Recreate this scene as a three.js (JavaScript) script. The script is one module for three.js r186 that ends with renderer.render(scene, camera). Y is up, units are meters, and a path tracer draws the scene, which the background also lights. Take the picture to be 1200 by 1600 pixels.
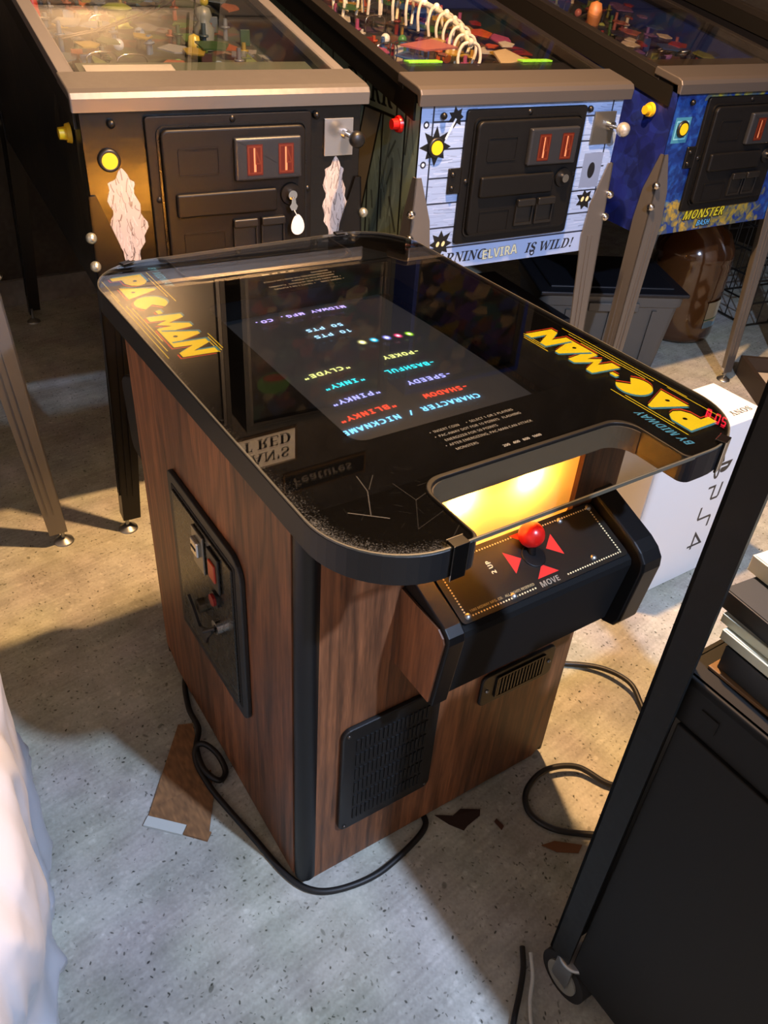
import * as THREE from 'three';
import { mergeGeometries, mergeVertices, toCreasedNormals } from 'three/addons/utils/BufferGeometryUtils.js';
import { RoundedBoxGeometry } from 'three/addons/geometries/RoundedBoxGeometry.js';
import { RectAreaLightUniformsLib } from 'three/addons/lights/RectAreaLightUniformsLib.js';
import { createNoise3D } from 'simplex-noise';

// ---------------------------------------------------------------- camera, lights, exposure
const scene = new THREE.Scene();
const camera = new THREE.PerspectiveCamera(65.1, 0.75, 0.02, 40);
camera.position.set(-0.5621, 1.2246, 0.8315);
camera.rotation.order = 'YXZ';
camera.rotation.set(-0.63564, -0.6181, 0.0776);
const renderer = new THREE.WebGLRenderer({ antialias: true });
renderer.toneMapping = THREE.LinearToneMapping;
renderer.toneMappingExposure = 1.0;
renderer.shadowMap.enabled = true;
RectAreaLightUniformsLib.init();
const WARM = { at: [0.41, 2.06, -0.243], color: 0xffc587, power: 27 };
const COOL = { at: [0.2, 2.0, 1.42], color: 0xc6daff, power: 19 };
function lamp(at, color, power, radius) {
  const l = new THREE.PointLight(color, power, 0, 2);
  l.position.set(...at); l.castShadow = true; l.shadow.radius = radius; l.shadow.mapSize.set(2048, 2048); l.shadow.bias = -0.0005;
  return l;
}

// ---------------------------------------------------------------- helpers
let seed = 7;
const rnd = () => { seed = (seed * 1664525 + 1013904223) >>> 0; return seed / 4294967296; };
const rr = (a, b) => a + (b - a) * rnd();
const noise3 = createNoise3D(() => { const s = seed; const v = rnd(); return v; });
const V = (x, y, z) => new THREE.Vector3(x, y, z);
const taken = {};
function numbered(n) { if (!(n in taken)) { taken[n] = 0; return n; } taken[n]++; return n + '_' + String(taken[n]).padStart(3, '0'); }
function metreUV(g) {
  const p = g.attributes.position, n = g.attributes.normal, uv = new Float32Array(p.count * 2);
  for (let i = 0; i < p.count; i++) {
    const ax = Math.abs(n.getX(i)), ay = Math.abs(n.getY(i)), az = Math.abs(n.getZ(i));
    if (ax >= ay && ax >= az) { uv[2 * i] = p.getZ(i); uv[2 * i + 1] = p.getY(i); }
    else if (ay >= az) { uv[2 * i] = p.getX(i); uv[2 * i + 1] = p.getZ(i); }
    else { uv[2 * i] = p.getX(i); uv[2 * i + 1] = p.getY(i); }
  }
  g.setAttribute('uv', new THREE.BufferAttribute(uv, 2));
  return g;
}
function join(gs) {
  if (!Array.isArray(gs)) gs = [gs];
  if (gs.length === 1) return gs[0];
  return mergeGeometries(gs.map((g) => { const h = g.index ? g.toNonIndexed() : g; for (const k of Object.keys(h.attributes)) if (!['position', 'normal', 'uv'].includes(k)) h.deleteAttribute(k); return h; }));
}
function mesh(name, gs, mat, parent, keepUV) {
  let g = join(gs);
  if (!keepUV) g = metreUV(g);
  const m = new THREE.Mesh(g, mat);
  m.name = parent ? name : numbered(name);
  m.castShadow = m.receiveShadow = true;
  (parent || scene).add(m);
  return m;
}
function tag(o, label, category, group) { o.userData = { ...o.userData, label, category }; if (group) o.userData.group = group; return o; }
function thing(name, label, category, at = [0, 0, 0], turn = 0, group) {
  const g = new THREE.Group(); g.name = numbered(name); g.position.set(...at); g.rotation.y = turn; scene.add(g);
  return tag(g, label, category, group);
}
function struct(name, gs, mat, keepUV) { const m = mesh(name, gs, mat, null, keepUV); m.userData.kind = 'structure'; return m; }
// shapes
const bx = (x0, x1, y0, y1, z0, z1) => new THREE.BoxGeometry(x1 - x0, y1 - y0, z1 - z0).translate((x0 + x1) / 2, (y0 + y1) / 2, (z0 + z1) / 2);
const rbx = (x0, x1, y0, y1, z0, z1, r = 0.004, s = 3) => new RoundedBoxGeometry(x1 - x0, y1 - y0, z1 - z0, s, Math.min(r, (x1 - x0) / 2.01, (y1 - y0) / 2.01, (z1 - z0) / 2.01)).translate((x0 + x1) / 2, (y0 + y1) / 2, (z0 + z1) / 2);
function tube(pts, r, closed = false, n, rs = 8, tension = 0.5) {
  const c = new THREE.CatmullRomCurve3(pts.map((p) => (p.isVector3 ? p : V(...p))), closed, 'catmullrom', tension);
  return new THREE.TubeGeometry(c, n || pts.length * 8, r, rs, closed);
}
function rod(a, b, r, r2 = r, n = 14) {
  a = V(...a); b = V(...b); const d = b.clone().sub(a);
  const g = new THREE.CylinderGeometry(r2, r, d.length(), n);
  g.applyQuaternion(new THREE.Quaternion().setFromUnitVectors(V(0, 1, 0), d.clone().normalize()));
  return g.translate((a.x + b.x) / 2, (a.y + b.y) / 2, (a.z + b.z) / 2);
}
const ball = (x, y, z, r, ws = 20, hs = 14) => new THREE.SphereGeometry(r, ws, hs).translate(x, y, z);
const lathe = (pts, n = 28) => new THREE.LatheGeometry(pts.map((p) => new THREE.Vector2(...p)), n);
function poly(pts, holes = []) { const s = new THREE.Shape(pts.map((p) => new THREE.Vector2(...p))); for (const h of holes) s.holes.push(new THREE.Path(h.map((p) => new THREE.Vector2(...p)))); return s; }
function ext(shape, depth, bevel = 0, curve = 8) {
  return new THREE.ExtrudeGeometry(shape, bevel ? { depth: depth - 2 * bevel, bevelEnabled: true, bevelThickness: bevel, bevelSize: bevel, bevelOffset: -bevel, bevelSegments: 3, curveSegments: curve } : { depth, bevelEnabled: false, curveSegments: curve }).translate(0, 0, bevel);
}
// a profile in (z, y) swept along x from x0 to x1
function prismX(pts, x0, x1, bevel = 0) { return ext(poly(pts.map(([z, y]) => [-z, y])), x1 - x0, bevel).rotateY(Math.PI / 2).translate(x0, 0, 0); }
// rounded rectangle points
function rrect(x0, x1, y0, y1, r, n = 6) {
  const out = []; const rs = Array.isArray(r) ? r : [r, r, r, r];
  [[x1, y1, 0, rs[0], -1, -1], [x0, y1, 1, rs[1], 1, -1], [x0, y0, 2, rs[2], 1, 1], [x1, y0, 3, rs[3], -1, 1]].forEach(([cx, cy, q, rad, sx, sy]) => {
    for (let i = 0; i <= n; i++) { const a = (q + i / n) * Math.PI / 2; out.push([cx + sx * rad + Math.cos(a) * rad, cy + sy * rad + Math.sin(a) * rad]); }
  });
  return out;
}
// a flat sheet with a printed canvas over its bounding rectangle
function printed(shape, curve = 8) {
  const g = new THREE.ShapeGeometry(shape, curve); g.computeBoundingBox(); const b = g.boundingBox, p = g.attributes.position, uv = g.attributes.uv;
  for (let i = 0; i < p.count; i++) uv.setXY(i, (p.getX(i) - b.min.x) / (b.max.x - b.min.x), (p.getY(i) - b.min.y) / (b.max.y - b.min.y));
  return g;
}
// materials
const std = (c, roughness = 0.6, metalness = 0, o = {}) => new THREE.MeshStandardMaterial({ color: c, roughness, metalness, ...o });
const phys = (c, roughness = 0.6, metalness = 0, o = {}) => new THREE.MeshPhysicalMaterial({ color: c, roughness, metalness, ...o });
function canvasTex(w, h, draw) {
  const c = document.createElement('canvas'); c.width = w; c.height = h; draw(c.getContext('2d'), w, h);
  const t = new THREE.CanvasTexture(c); t.colorSpace = THREE.SRGBColorSpace; t.anisotropy = 8; return t;
}
function dataTex(n, metres, fn, srgb = true, m = n) {
  const d = new Uint8Array(n * m * 4);
  for (let y = 0; y < m; y++) for (let x = 0; x < n; x++) { const c = fn(x / n, y / m, x, y), i = 4 * (y * n + x); d[i] = c[0]; d[i + 1] = c[1]; d[i + 2] = c[2]; d[i + 3] = 255; }
  const t = new THREE.DataTexture(d, n, m); t.wrapS = t.wrapT = THREE.RepeatWrapping; t.magFilter = THREE.LinearFilter; t.minFilter = THREE.LinearMipmapLinearFilter; t.generateMipmaps = true;
  if (srgb) t.colorSpace = THREE.SRGBColorSpace; t.repeat.set(1 / metres, 1 / metres); t.needsUpdate = true; return t;
}
// tileable noise
function grid(n) { const a = new Float32Array(n * n); for (let i = 0; i < a.length; i++) a[i] = rnd(); return { n, a }; }
function samp(g, u, v) {
  const n = g.n; u = ((u % 1) + 1) % 1 * n; v = ((v % 1) + 1) % 1 * n; const x = Math.floor(u), y = Math.floor(v); let fx = u - x, fy = v - y; fx = fx * fx * (3 - 2 * fx); fy = fy * fy * (3 - 2 * fy);
  const x1 = (x + 1) % n, y1 = (y + 1) % n, X = x % n, Y = y % n;
  return (g.a[Y * n + X] * (1 - fx) + g.a[Y * n + x1] * fx) * (1 - fy) + (g.a[y1 * n + X] * (1 - fx) + g.a[y1 * n + x1] * fx) * fy;
}
const N8 = grid(8), N16 = grid(16), N32 = grid(32), N64 = grid(64), N128 = grid(128), N256 = grid(256), N512 = grid(512);
const cl = (x) => Math.max(0, Math.min(255, x));

// ---------------------------------------------------------------- materials
const concrete = (() => {
  const n = 2048, spots = new Float32Array(n * n);
  const blot = (x, y, rx, ry, ang, v) => {
    const R = Math.ceil(Math.max(rx, ry)) + 1, c = Math.cos(ang), s = Math.sin(ang);
    for (let j = -R; j <= R; j++) for (let i = -R; i <= R; i++) {
      const a = (i * c + j * s) / rx, b = (-i * s + j * c) / ry, q = a * a + b * b; if (q > 1) continue;
      const k = ((Math.round(y) + j + n) % n) * n + (Math.round(x) + i + n) % n; spots[k] += v * Math.min(1, 2 * (1 - q));
    }
  };
  for (let i = 0; i < 19000; i++) { const L = rr(1, 3.6); blot(rr(0, n), rr(0, n), L, L * rr(0.22, 0.6), rr(0, 3.1), -rr(30, 100) * (rnd() < 0.5 ? 1 : 0.5)); }
  for (let i = 0; i < 160; i++) { const L = rr(4, 7); blot(rr(0, n), rr(0, n), L, L * rr(0.25, 0.7), rr(0, 3.1), -rr(22, 55)); }
  for (let i = 0; i < 5200; i++) { const L = rr(2, 8); blot(rr(0, n), rr(0, n), L, L * rr(0.4, 0.9), rr(0, 3.1), rr(5, 15)); }
  const map = dataTex(n, 2.0, (u, v, x, y) => {
    const f = samp(N512, u, v) * 10 + samp(N256, u * 3 + 0.2, v * 3) * 12 - 11 + (samp(N64, u, v) - 0.5) * 22 + (samp(N16, u, v) - 0.5) * 26 + (samp(N8, u + 0.3, v) - 0.5) * 18 + (samp(N128, u * 0.5 + v * 3, v) - 0.5) * 14;
    const b = 158 + f + spots[y * n + x];
    return [cl(b - 1), cl(b - 1 - (samp(N32, u, v) - 0.5) * 6), cl(b - 12 - (samp(N16, u + 0.5, v) - 0.5) * 14)];
  });
  const bump = dataTex(1024, 2.0, (u, v, x, y) => { const b = cl(128 + 0.9 * spots[(2 * y) * n + 2 * x] + (samp(N256, u, v) - 0.5) * 60); return [b, b, b]; }, false);
  return std(0xffffff, 0.82, 0, { map, bumpMap: bump, bumpScale: 0.0015 });
})();
function woodTex(dark) {
  const strips = []; let s = 0; while (s < 1) { const w = rr(0.05, 0.12); strips.push([s, rr(-1, 1), rr(0, 1)]); s += w; }
  return dataTex(1024, 0.8, (u, v) => {
    const wob = (samp(N8, u, v * 0.25) - 0.5) * 0.012; const uu = ((u + wob) % 1 + 1) % 1;
    let k = strips[0]; for (const q of strips) if (q[0] <= uu) k = q;
    const g = samp(N256, uu * 1.0 + k[2], v * 0.05 + k[2]) * 0.5 + samp(N64, uu + k[2], v * 0.12) * 0.5 - 0.5;
    const fine = samp(N512, uu * 2, v * 0.1) - 0.5; const vein = Math.pow(Math.abs(Math.sin((uu * 22 + samp(N16, uu + k[2], v * 0.125) * 2.6 + k[1] * 3) * Math.PI)), 6);
    const t = 1 + 0.15 * k[1] + 0.5 * g + 0.2 * fine - 0.2 * vein;
    return dark ? [cl(104 * t), cl(66 * t), cl(44 * t)] : [cl(120 * t), cl(77 * t), cl(49 * t)];
  });
}
const wood = std(0xffffff, 0.48, 0, { map: woodTex(false) });
const blackPlastic = std(0x111111, 0.42), blackSatin = phys(0x0a0a0b, 0.42, 0, { specularIntensity: 0.5 }), blackMatt = std(0x0c0c0c, 0.75), moldBlack = phys(0x101113, 0.45, 0, { specularIntensity: 0.6 });
const scuff = dataTex(512, 0.5, (u, v) => { const b = 205 + (samp(N64, u, v) - 0.5) * 26 + (samp(N256, u, v) - 0.5) * 16; return [cl(b), cl(b), cl(b)]; }, false);
const steel = std(0x7e7a76, 0.45, 0.7, { roughnessMap: scuff }), chrome = std(0xd8d6d2, 0.14, 1), zinc = std(0xa0a3a4, 0.4, 1), darkSteel = std(0x4a4540, 0.5, 0.85, { roughnessMap: scuff });
const blackMetal = std(0x121212, 0.36, 0.2, { roughnessMap: scuff }), doorBlack = phys(0x0f0c09, 0.62, 0, { roughnessMap: scuff, specularIntensity: 0.5 }), rubber = std(0x0d0d0d, 0.7);
const smokedGlass = phys(0xe2e2e0, 0.0, 0, { transmission: 1, thickness: 0, ior: 1.5 });
const paneGlass = phys(0xffffff, 0.0, 0, { transmission: 1, thickness: 0, ior: 1.5 });
const red = std(0xc01812, 0.28), yellowPlastic = std(0xd6b41c, 0.35), whitePlastic = std(0xe6e4dc, 0.4);

// ---------------------------------------------------------------- room
const WX0 = -2.2, WX1 = 3.3, WZ0 = -2.25, WZ1 = 3.0, CH = 2.95;
struct('floor', bx(WX0 - 0.2, WX1 + 0.2, -0.2, 0, WZ0 - 0.2, WZ1 + 0.2), concrete);
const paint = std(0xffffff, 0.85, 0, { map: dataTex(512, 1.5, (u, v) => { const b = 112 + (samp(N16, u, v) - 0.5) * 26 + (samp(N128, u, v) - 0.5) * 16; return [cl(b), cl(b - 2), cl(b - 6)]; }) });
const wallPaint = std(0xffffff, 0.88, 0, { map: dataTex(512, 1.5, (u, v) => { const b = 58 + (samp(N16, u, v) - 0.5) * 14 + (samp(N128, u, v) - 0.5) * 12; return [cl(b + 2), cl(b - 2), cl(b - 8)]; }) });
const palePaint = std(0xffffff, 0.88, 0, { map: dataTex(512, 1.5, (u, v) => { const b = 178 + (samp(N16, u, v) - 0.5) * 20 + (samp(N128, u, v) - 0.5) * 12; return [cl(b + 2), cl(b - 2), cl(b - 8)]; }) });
struct('ceiling', bx(WX0 - 0.2, WX1 + 0.2, CH, CH + 0.2, WZ0 - 0.2, WZ1 + 0.2), std(0x4a463f, 0.9));
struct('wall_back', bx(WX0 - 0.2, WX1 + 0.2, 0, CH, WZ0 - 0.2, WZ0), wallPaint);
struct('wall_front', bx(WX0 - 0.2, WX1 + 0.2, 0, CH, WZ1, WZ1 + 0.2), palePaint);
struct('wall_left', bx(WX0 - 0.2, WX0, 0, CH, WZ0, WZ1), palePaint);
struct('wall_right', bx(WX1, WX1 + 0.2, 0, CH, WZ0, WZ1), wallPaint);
struct('baseboard_back', bx(WX0, WX1, 0, 0.09, WZ0, WZ0 + 0.02), paint);

// ---------------------------------------------------------------- ceiling lamps
function ceilingBulb(spec, label) {
  const [x, y, z] = spec.at, t = thing('ceiling_bulb', label, 'lamp', [x, y, z]);
  mesh('bulb', lathe([[0.0001, -0.038], [0.016, -0.034], [0.029, -0.02], [0.033, 0], [0.029, 0.02], [0.018, 0.04], [0.013, 0.052]]), std(0xfff4e0, 0.4, 0, { emissive: spec.color, emissiveIntensity: 6 }), t);
  mesh('socket', lathe([[0.013, 0.05], [0.018, 0.052], [0.02, 0.1], [0.008, 0.112], [0.0001, 0.112]]), whitePlastic, t);
  mesh('cord', rod([0, 0.11, 0], [0, CH - y - 0.02, 0], 0.004), rubber, t);
  mesh('ceiling_rose', new THREE.CylinderGeometry(0.045, 0.05, 0.02, 24).translate(0, CH - y - 0.01, 0), whitePlastic, t);
  const l = lamp([0, 0, 0], spec.color, spec.power, 1.6); t.add(l); l.name = 'light';
}
ceilingBulb(WARM, 'warm bare bulb hanging from the ceiling above the arcade table');
ceilingBulb(COOL, 'cool white bare bulb hanging from the ceiling behind the viewer');

// ---------------------------------------------------------------- cocktail arcade table
const at = thing('arcade_table', 'cocktail arcade table with wood-grain cabinet and dark printed glass top', 'arcade game', [0, 0, 0]);
(() => {
  const X = 0.253, ZF = 0.25, ZB = -0.322, YB = 0.014, YT = 0.742;
  // cabinet boards
  mesh('side_panel', prismX([[ZB + 0.012, YB + 0.03], [ZB + 0.07, YB], [ZF - 0.022, YB], [ZF - 0.022, YT], [ZB + 0.012, YT]], -X, -X + 0.016), wood, at);
  mesh('side_panel', prismX([[ZB + 0.012, YB + 0.03], [ZB + 0.07, YB], [ZF - 0.03, YB], [ZF - 0.012, YB + 0.02], [ZF - 0.012, YT], [ZB + 0.012, YT]], X - 0.016, X), wood, at);
  const DH = rrect(-0.1, 0.165, 0.585, 0.718, 0.004, 2);
  const fp = poly([[-X + 0.02, YB], [X - 0.03, YB], [X - 0.008, YB + 0.022], [X - 0.008, YT], [-X + 0.02, YT]], [DH]);
  mesh('front_panel', ext(fp, 0.016).translate(0, 0, ZF - 0.016), wood, at);
  const bp = poly([[-X + 0.008, YB + 0.02], [X - 0.008, YB + 0.02], [X - 0.008, YT], [-X + 0.008, YT]], [rrect(-0.165, 0.1, 0.585, 0.718, 0.004, 2)]);
  mesh('back_panel', ext(bp, 0.016).translate(0, 0, ZB), wood, at);
  mesh('bottom_panel', bx(-X + 0.016, X - 0.016, YB, YB + 0.014, ZB + 0.08, ZF - 0.016), blackMatt, at);
  // corner posts
  const post = (x, z, r) => mesh('corner_post', [new THREE.CylinderGeometry(r, r, YT - YB - 0.004, 24).translate(x, (YT + YB) / 2 + 0.002, z)], phys(0x0f1012, 0.4, 0, { specularIntensity: 0.6 }), at);
  post(-X + 0.0165, ZF - 0.0135, 0.0165); post(X - 0.009, ZF - 0.009, 0.008); post(-X + 0.01, ZB + 0.01, 0.008); post(X - 0.01, ZB + 0.01, 0.008);
  for (const [x, z] of [[-0.2, 0.2], [0.2, 0.2], [-0.2, -0.24], [0.2, -0.24]]) mesh('leveling_foot', new THREE.CylinderGeometry(0.018, 0.022, YB + 0.002, 18).translate(x, YB / 2, z), rubber, at);
  // speaker grille on the front
  const gp = mesh('speaker_grille', ext(poly(rrect(-0.192, -0.026, 0.117, 0.348, 0.014)), 0.008, 0.0025).translate(0, 0, ZF), blackPlastic, at);
  const sl = []; for (let r = 0; r < 6; r++) for (let i = 0; i < 17; i++) sl.push(bx(-0.17 + i * 0.0074, -0.17 + i * 0.0074 + 0.004, 0.139 + r * 0.032, 0.139 + r * 0.032 + 0.024, ZF + 0.0078, ZF + 0.0098));
  const slm = mesh('grille_slit_shade', sl, std(0x0a0a0a, 0.6), gp); slm.userData.kind = 'stuff';  // raised dark strips put the shade of the recessed grille slits into colour
  for (const [x, y] of [[-0.183, 0.127], [-0.183, 0.338], [-0.035, 0.127], [-0.035, 0.338]]) mesh('screw', ball(x, y, ZF + 0.008, 0.0032, 10, 8), darkSteel, gp);
  // air vent
  const vp = mesh('air_vent', ext(poly(rrect(0.054, 0.204, 0.252, 0.318, 0.012)), 0.006, 0.002).translate(0, 0, ZF), blackPlastic, at);
  mesh('vent_frame', ext(poly(rrect(0.082, 0.182, 0.262, 0.308, 0.003), [rrect(0.085, 0.179, 0.265, 0.305, 0.002)]), 0.003).translate(0, 0, ZF + 0.006), darkSteel, vp);
  for (let i = 0; i < 14; i++) mesh('vent_slat', bx(0.0865 + i * 0.0067, 0.0895 + i * 0.0067, 0.266, 0.304, ZF + 0.005, ZF + 0.0085), blackMetal, vp);
  for (const x of [0.066, 0.193]) mesh('screw', ball(x, 0.285, ZF + 0.006, 0.0034, 10, 8), zinc, vp);
  // coin door on the left side
  const L = (shape, d, b = 0) => ext(shape, d, b).rotateY(-Math.PI / 2).translate(-X, 0, 0);   // shape in (z, y)
  const pf = mesh('coin_door', L(poly(rrect(-0.157, 0.1, 0.242, 0.553, [0.035, 0.012, 0.004, 0.02])), 0.008, 0.002), std(0x17191b, 0.45), at);
  const groove = std(0x050505, 0.8), doorM = std(0x26241f, 0.34, 0.35, { roughnessMap: scuff });
  mesh('door_gap', L(poly(rrect(-0.14, 0.084, 0.262, 0.536, 0.003)), 0.0086).translate(0, 0, 0), groove, pf);
  mesh('door_leaf', L(poly(rrect(-0.133, 0.078, 0.266, 0.53, 0.003)), 0.0115, 0.0015), doorM, pf);
  const XF = -X - 0.0115;
  const sp = mesh('coin_slot_plate', [rbx(XF - 0.004, XF, 0.455, 0.522, -0.05, -0.01, 0.0015)], std(0x8d8a80, 0.35, 0.9), pf);
  mesh('coin_slot', [rbx(XF - 0.01, XF - 0.003, 0.482, 0.509, -0.042, -0.018, 0.003)], chrome, sp);
  mesh('slot_opening', bx(XF - 0.0106, XF - 0.008, 0.4935, 0.4975, -0.038, -0.022), groove, sp);
  const rb = mesh('reject_bezel', rbx(XF - 0.004, XF, 0.458, 0.52, 0.004, 0.042, 0.0015), blackPlastic, pf);
  mesh('reject_button', rbx(XF - 0.0065, XF - 0.003, 0.474, 0.505, 0.012, 0.034, 0.0015), std(0x8a2c14, 0.3, 0, { emissive: 0x7a1c08, emissiveIntensity: 0.25 }), rb);
  const nb = mesh('button_ring', new THREE.CylinderGeometry(0.0135, 0.0135, 0.006, 24).rotateZ(Math.PI / 2).translate(XF - 0.002, 0.436, 0.022), blackPlastic, pf);
  mesh('red_button', new THREE.CylinderGeometry(0.0095, 0.0095, 0.009, 20).rotateZ(Math.PI / 2).translate(XF - 0.0045, 0.436, 0.022), std(0x7e1712, 0.35), nb);
  for (const [z, y, r] of [[-0.035, 0.378, 0.0125], [0.03, 0.39, 0.0125]]) {
    const lk = mesh('lock', new THREE.CylinderGeometry(r * 0.9, r * 0.9, 0.011, 24).rotateZ(Math.PI / 2).translate(XF - 0.0045, y, z), z < 0 ? std(0x6f6757, 0.35, 1) : chrome, pf);
    mesh('keyhole', bx(XF - 0.0106, XF - 0.008, y - 0.005, y + 0.005, z - 0.001, z + 0.001), groove, lk);
  }
  mesh('key', [L(poly([[0.03, 0.386], [0.012, 0.374], [-0.02, 0.352], [-0.04, 0.372], [-0.058, 0.386], [-0.054, 0.356], [-0.028, 0.334], [0.004, 0.338], [0.012, 0.356], [0.03, 0.38]]), 0.004).translate(-0.024, 0, 0), rod([XF - 0.01, 0.388, 0.03], [XF - 0.024, 0.38, 0.02], 0.003)], blackPlastic, pf);
  // back-lit strips and control boxes, one for each player
  const player = (side) => {
    const t = new THREE.Group(); t.name = 'control_box'; at.add(t); if (side < 0) { t.rotation.y = Math.PI; }
    const zf = side > 0 ? ZF : -ZB;
    const DX0 = -0.1, DX1 = 0.165;
    mesh('light_panel', new THREE.PlaneGeometry(DX1 - DX0, 0.133).translate((DX0 + DX1) / 2, 0.6515, zf - 0.008), phys(0xe6c68a, 1, 0, { transmission: 0.6, thickness: 0, side: THREE.DoubleSide }), t);
    mesh('light_housing', [bx(DX0 - 0.004, DX1 + 0.004, 0.575, 0.58, zf - 0.075, zf - 0.016), bx(DX0 - 0.004, DX1 + 0.004, 0.72, 0.725, zf - 0.075, zf - 0.016), bx(DX0 - 0.004, DX1 + 0.004, 0.575, 0.725, zf - 0.08, zf - 0.075), bx(DX0 - 0.008, DX0 - 0.004, 0.575, 0.725, zf - 0.08, zf - 0.016), bx(DX1 + 0.004, DX1 + 0.008, 0.575, 0.725, zf - 0.08, zf - 0.016)], std(0x2a2419, 0.8), t);
    for (const x of [0.08, -0.03]) {
      mesh('light_bulb', ball(x, 0.668, zf - 0.019, 0.007), std(0xfff0d0, 0.4, 0, { emissive: 0xffbe5c, emissiveIntensity: 30 }), t);
      const l = lamp([x, 0.668, zf - 0.019], 0xffbe5c, 0.5, 0.3); l.name = 'light'; t.add(l);
    }
    const prof = (o) => [[zf, 0.434 - o], [0.33 + o + zf - ZF, 0.434 - o], [0.344 + o + zf - ZF, 0.552], [0.341 + o + zf - ZF, 0.563 + o], [0.331 + o + zf - ZF, 0.57 + o], [zf, 0.574 + o]], profB = [[zf, 0.434], [0.332 + zf - ZF, 0.434], [0.346 + zf - ZF, 0.552], [0.344 + zf - ZF, 0.563], [0.334 + zf - ZF, 0.571], [zf, 0.598]];
    mesh('end_panel', prismX(prof(-0.004), -0.1135, -0.108), wood, t);
    mesh('end_panel', prismX(profB, -0.1105, -0.086, 0.002), blackSatin, t);
    const zo = zf - ZF;
    mesh('end_panel', prismX([[zf, 0.43], [0.325 + zo, 0.43], [0.343 + zo, 0.436], [0.351 + zo, 0.45], [0.362 + zo, 0.548], [0.36 + zo, 0.562], [0.35 + zo, 0.574], [0.335 + zo, 0.583], [zf, 0.615]], 0.198, 0.236, 0.004), blackSatin, t);
    mesh('front_board', prismX([[zf, 0.44], [0.327 + zo, 0.44], [0.342 + zo, 0.55], [0.34 + zo, 0.558], [0.335 + zo, 0.5615], [zf, 0.5935]], -0.087, 0.2), phys(0x0a0a0a, 0.8, 0, { specularIntensity: 0.4 }), t);
    const TILT = 0.36, Y = 0.5655, lift = (g) => g.translate(0, -Y, -(0.336 + zo)).rotateX(TILT).translate(0, Y, 0.336 + zo); const art = canvasTex(1120, 380, (g, w, h) => {
      g.fillStyle = '#1a1712'; g.fillRect(0, 0, w, h);
      for (let i = 0; i < 900; i++) { g.fillStyle = rnd() < 0.5 ? 'rgba(70,58,38,0.25)' : 'rgba(8,6,4,0.3)'; g.fillRect(rr(0, w), rr(0, h), rr(1, 4), rr(1, 3)); }
      g.fillStyle = '#e7d9a8';
      const dot = (x, y) => { g.beginPath(); g.arc(x, y, 5.2, 0, 7); g.fill(); };
      for (let x = 40; x <= w - 40; x += 17.3) { dot(x, 32); if (x < 482 || x > 686) dot(x, h - 30); }
      for (let y = 47; y < h - 40; y += 17) { dot(40, y); dot(w - 40, y); }
      const cx = 590, cy = 165; g.fillStyle = '#d7342c';
      const tri = (a, b) => { g.beginPath(); a.forEach(([x, y], i) => (i ? g.lineTo(cx + x, cy + y) : g.moveTo(cx + x, cy + y))); g.fill(); };
      tri([[-165, -70], [-85, 0], [-165, 70]]); tri([[165, -70], [85, 0], [165, 70]]); tri([[-72, -145], [0, -75], [72, -145]]); tri([[-72, 145], [0, 75], [72, 145]]);
      g.strokeStyle = '#0a0908'; g.lineWidth = 7; g.beginPath(); g.arc(cx, cy, 62, 0, 7); g.stroke();
      g.fillStyle = '#8a8778'; g.font = 'bold 46px sans-serif'; g.fillText('MOVE', 508, h - 18);
      g.fillStyle = '#d9cf9f'; g.font = 'bold 40px sans-serif'; g.save(); g.translate(330, 190); g.rotate(-Math.PI / 2); g.fillText('2 UP', 0, 0); g.restore();
      g.font = '19px sans-serif'; g.fillStyle = '#cbbf8c'; g.fillText('1980 MIDWAY MFG. CO.   ALL RIGHTS RESERVED', 70, h - 48);
    });
    const plate = rrect(-0.083, 0.194, 0.247 + zo, 0.336 + zo, 0.006).map(([x, z]) => [x, -z]);
    const cp = mesh('control_panel', lift(printed(poly(plate)).rotateX(-Math.PI / 2).translate(0, Y + 0.0012, 0)), std(0xffffff, 0.34, 0, { map: art }), t, true);
    mesh('panel_plate', lift(ext(poly(plate), 0.003).rotateX(-Math.PI / 2).translate(0, Y - 0.002, 0)), blackMetal, t);
    for (const [x, z] of [[-0.072, 0.328], [0.0, 0.327], [0.14, 0.322], [0.13, 0.257], [0.185, 0.254]]) mesh('bolt', lift(lathe([[0.0045, 0], [0.0042, 0.0012], [0.0026, 0.0028], [0.0001, 0.0032]], 16).translate(x, Y + 0.0012, z + zo)), zinc, cp);
    const jx = 0.06, jz = 0.289 + zo, jy = Y + (0.336 - 0.289) * Math.tan(TILT);
    const js = mesh('joystick', [lift(lathe([[0.0001, 0.002], [0.0155, 0.002], [0.0165, 0.001], [0.0165, 0]], 28).translate(jx, Y + 0.0012, jz)), rod([jx, jy - 0.002, jz], [jx + 0.002, jy + 0.03, jz - 0.008], 0.006, 0.005)], blackSatin, t);
    mesh('ball_knob', ball(jx + 0.003, 0.6075, jz - 0.01, 0.0172, 32, 24), red, js);
  };
  player(1); player(-1);
})();
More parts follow.
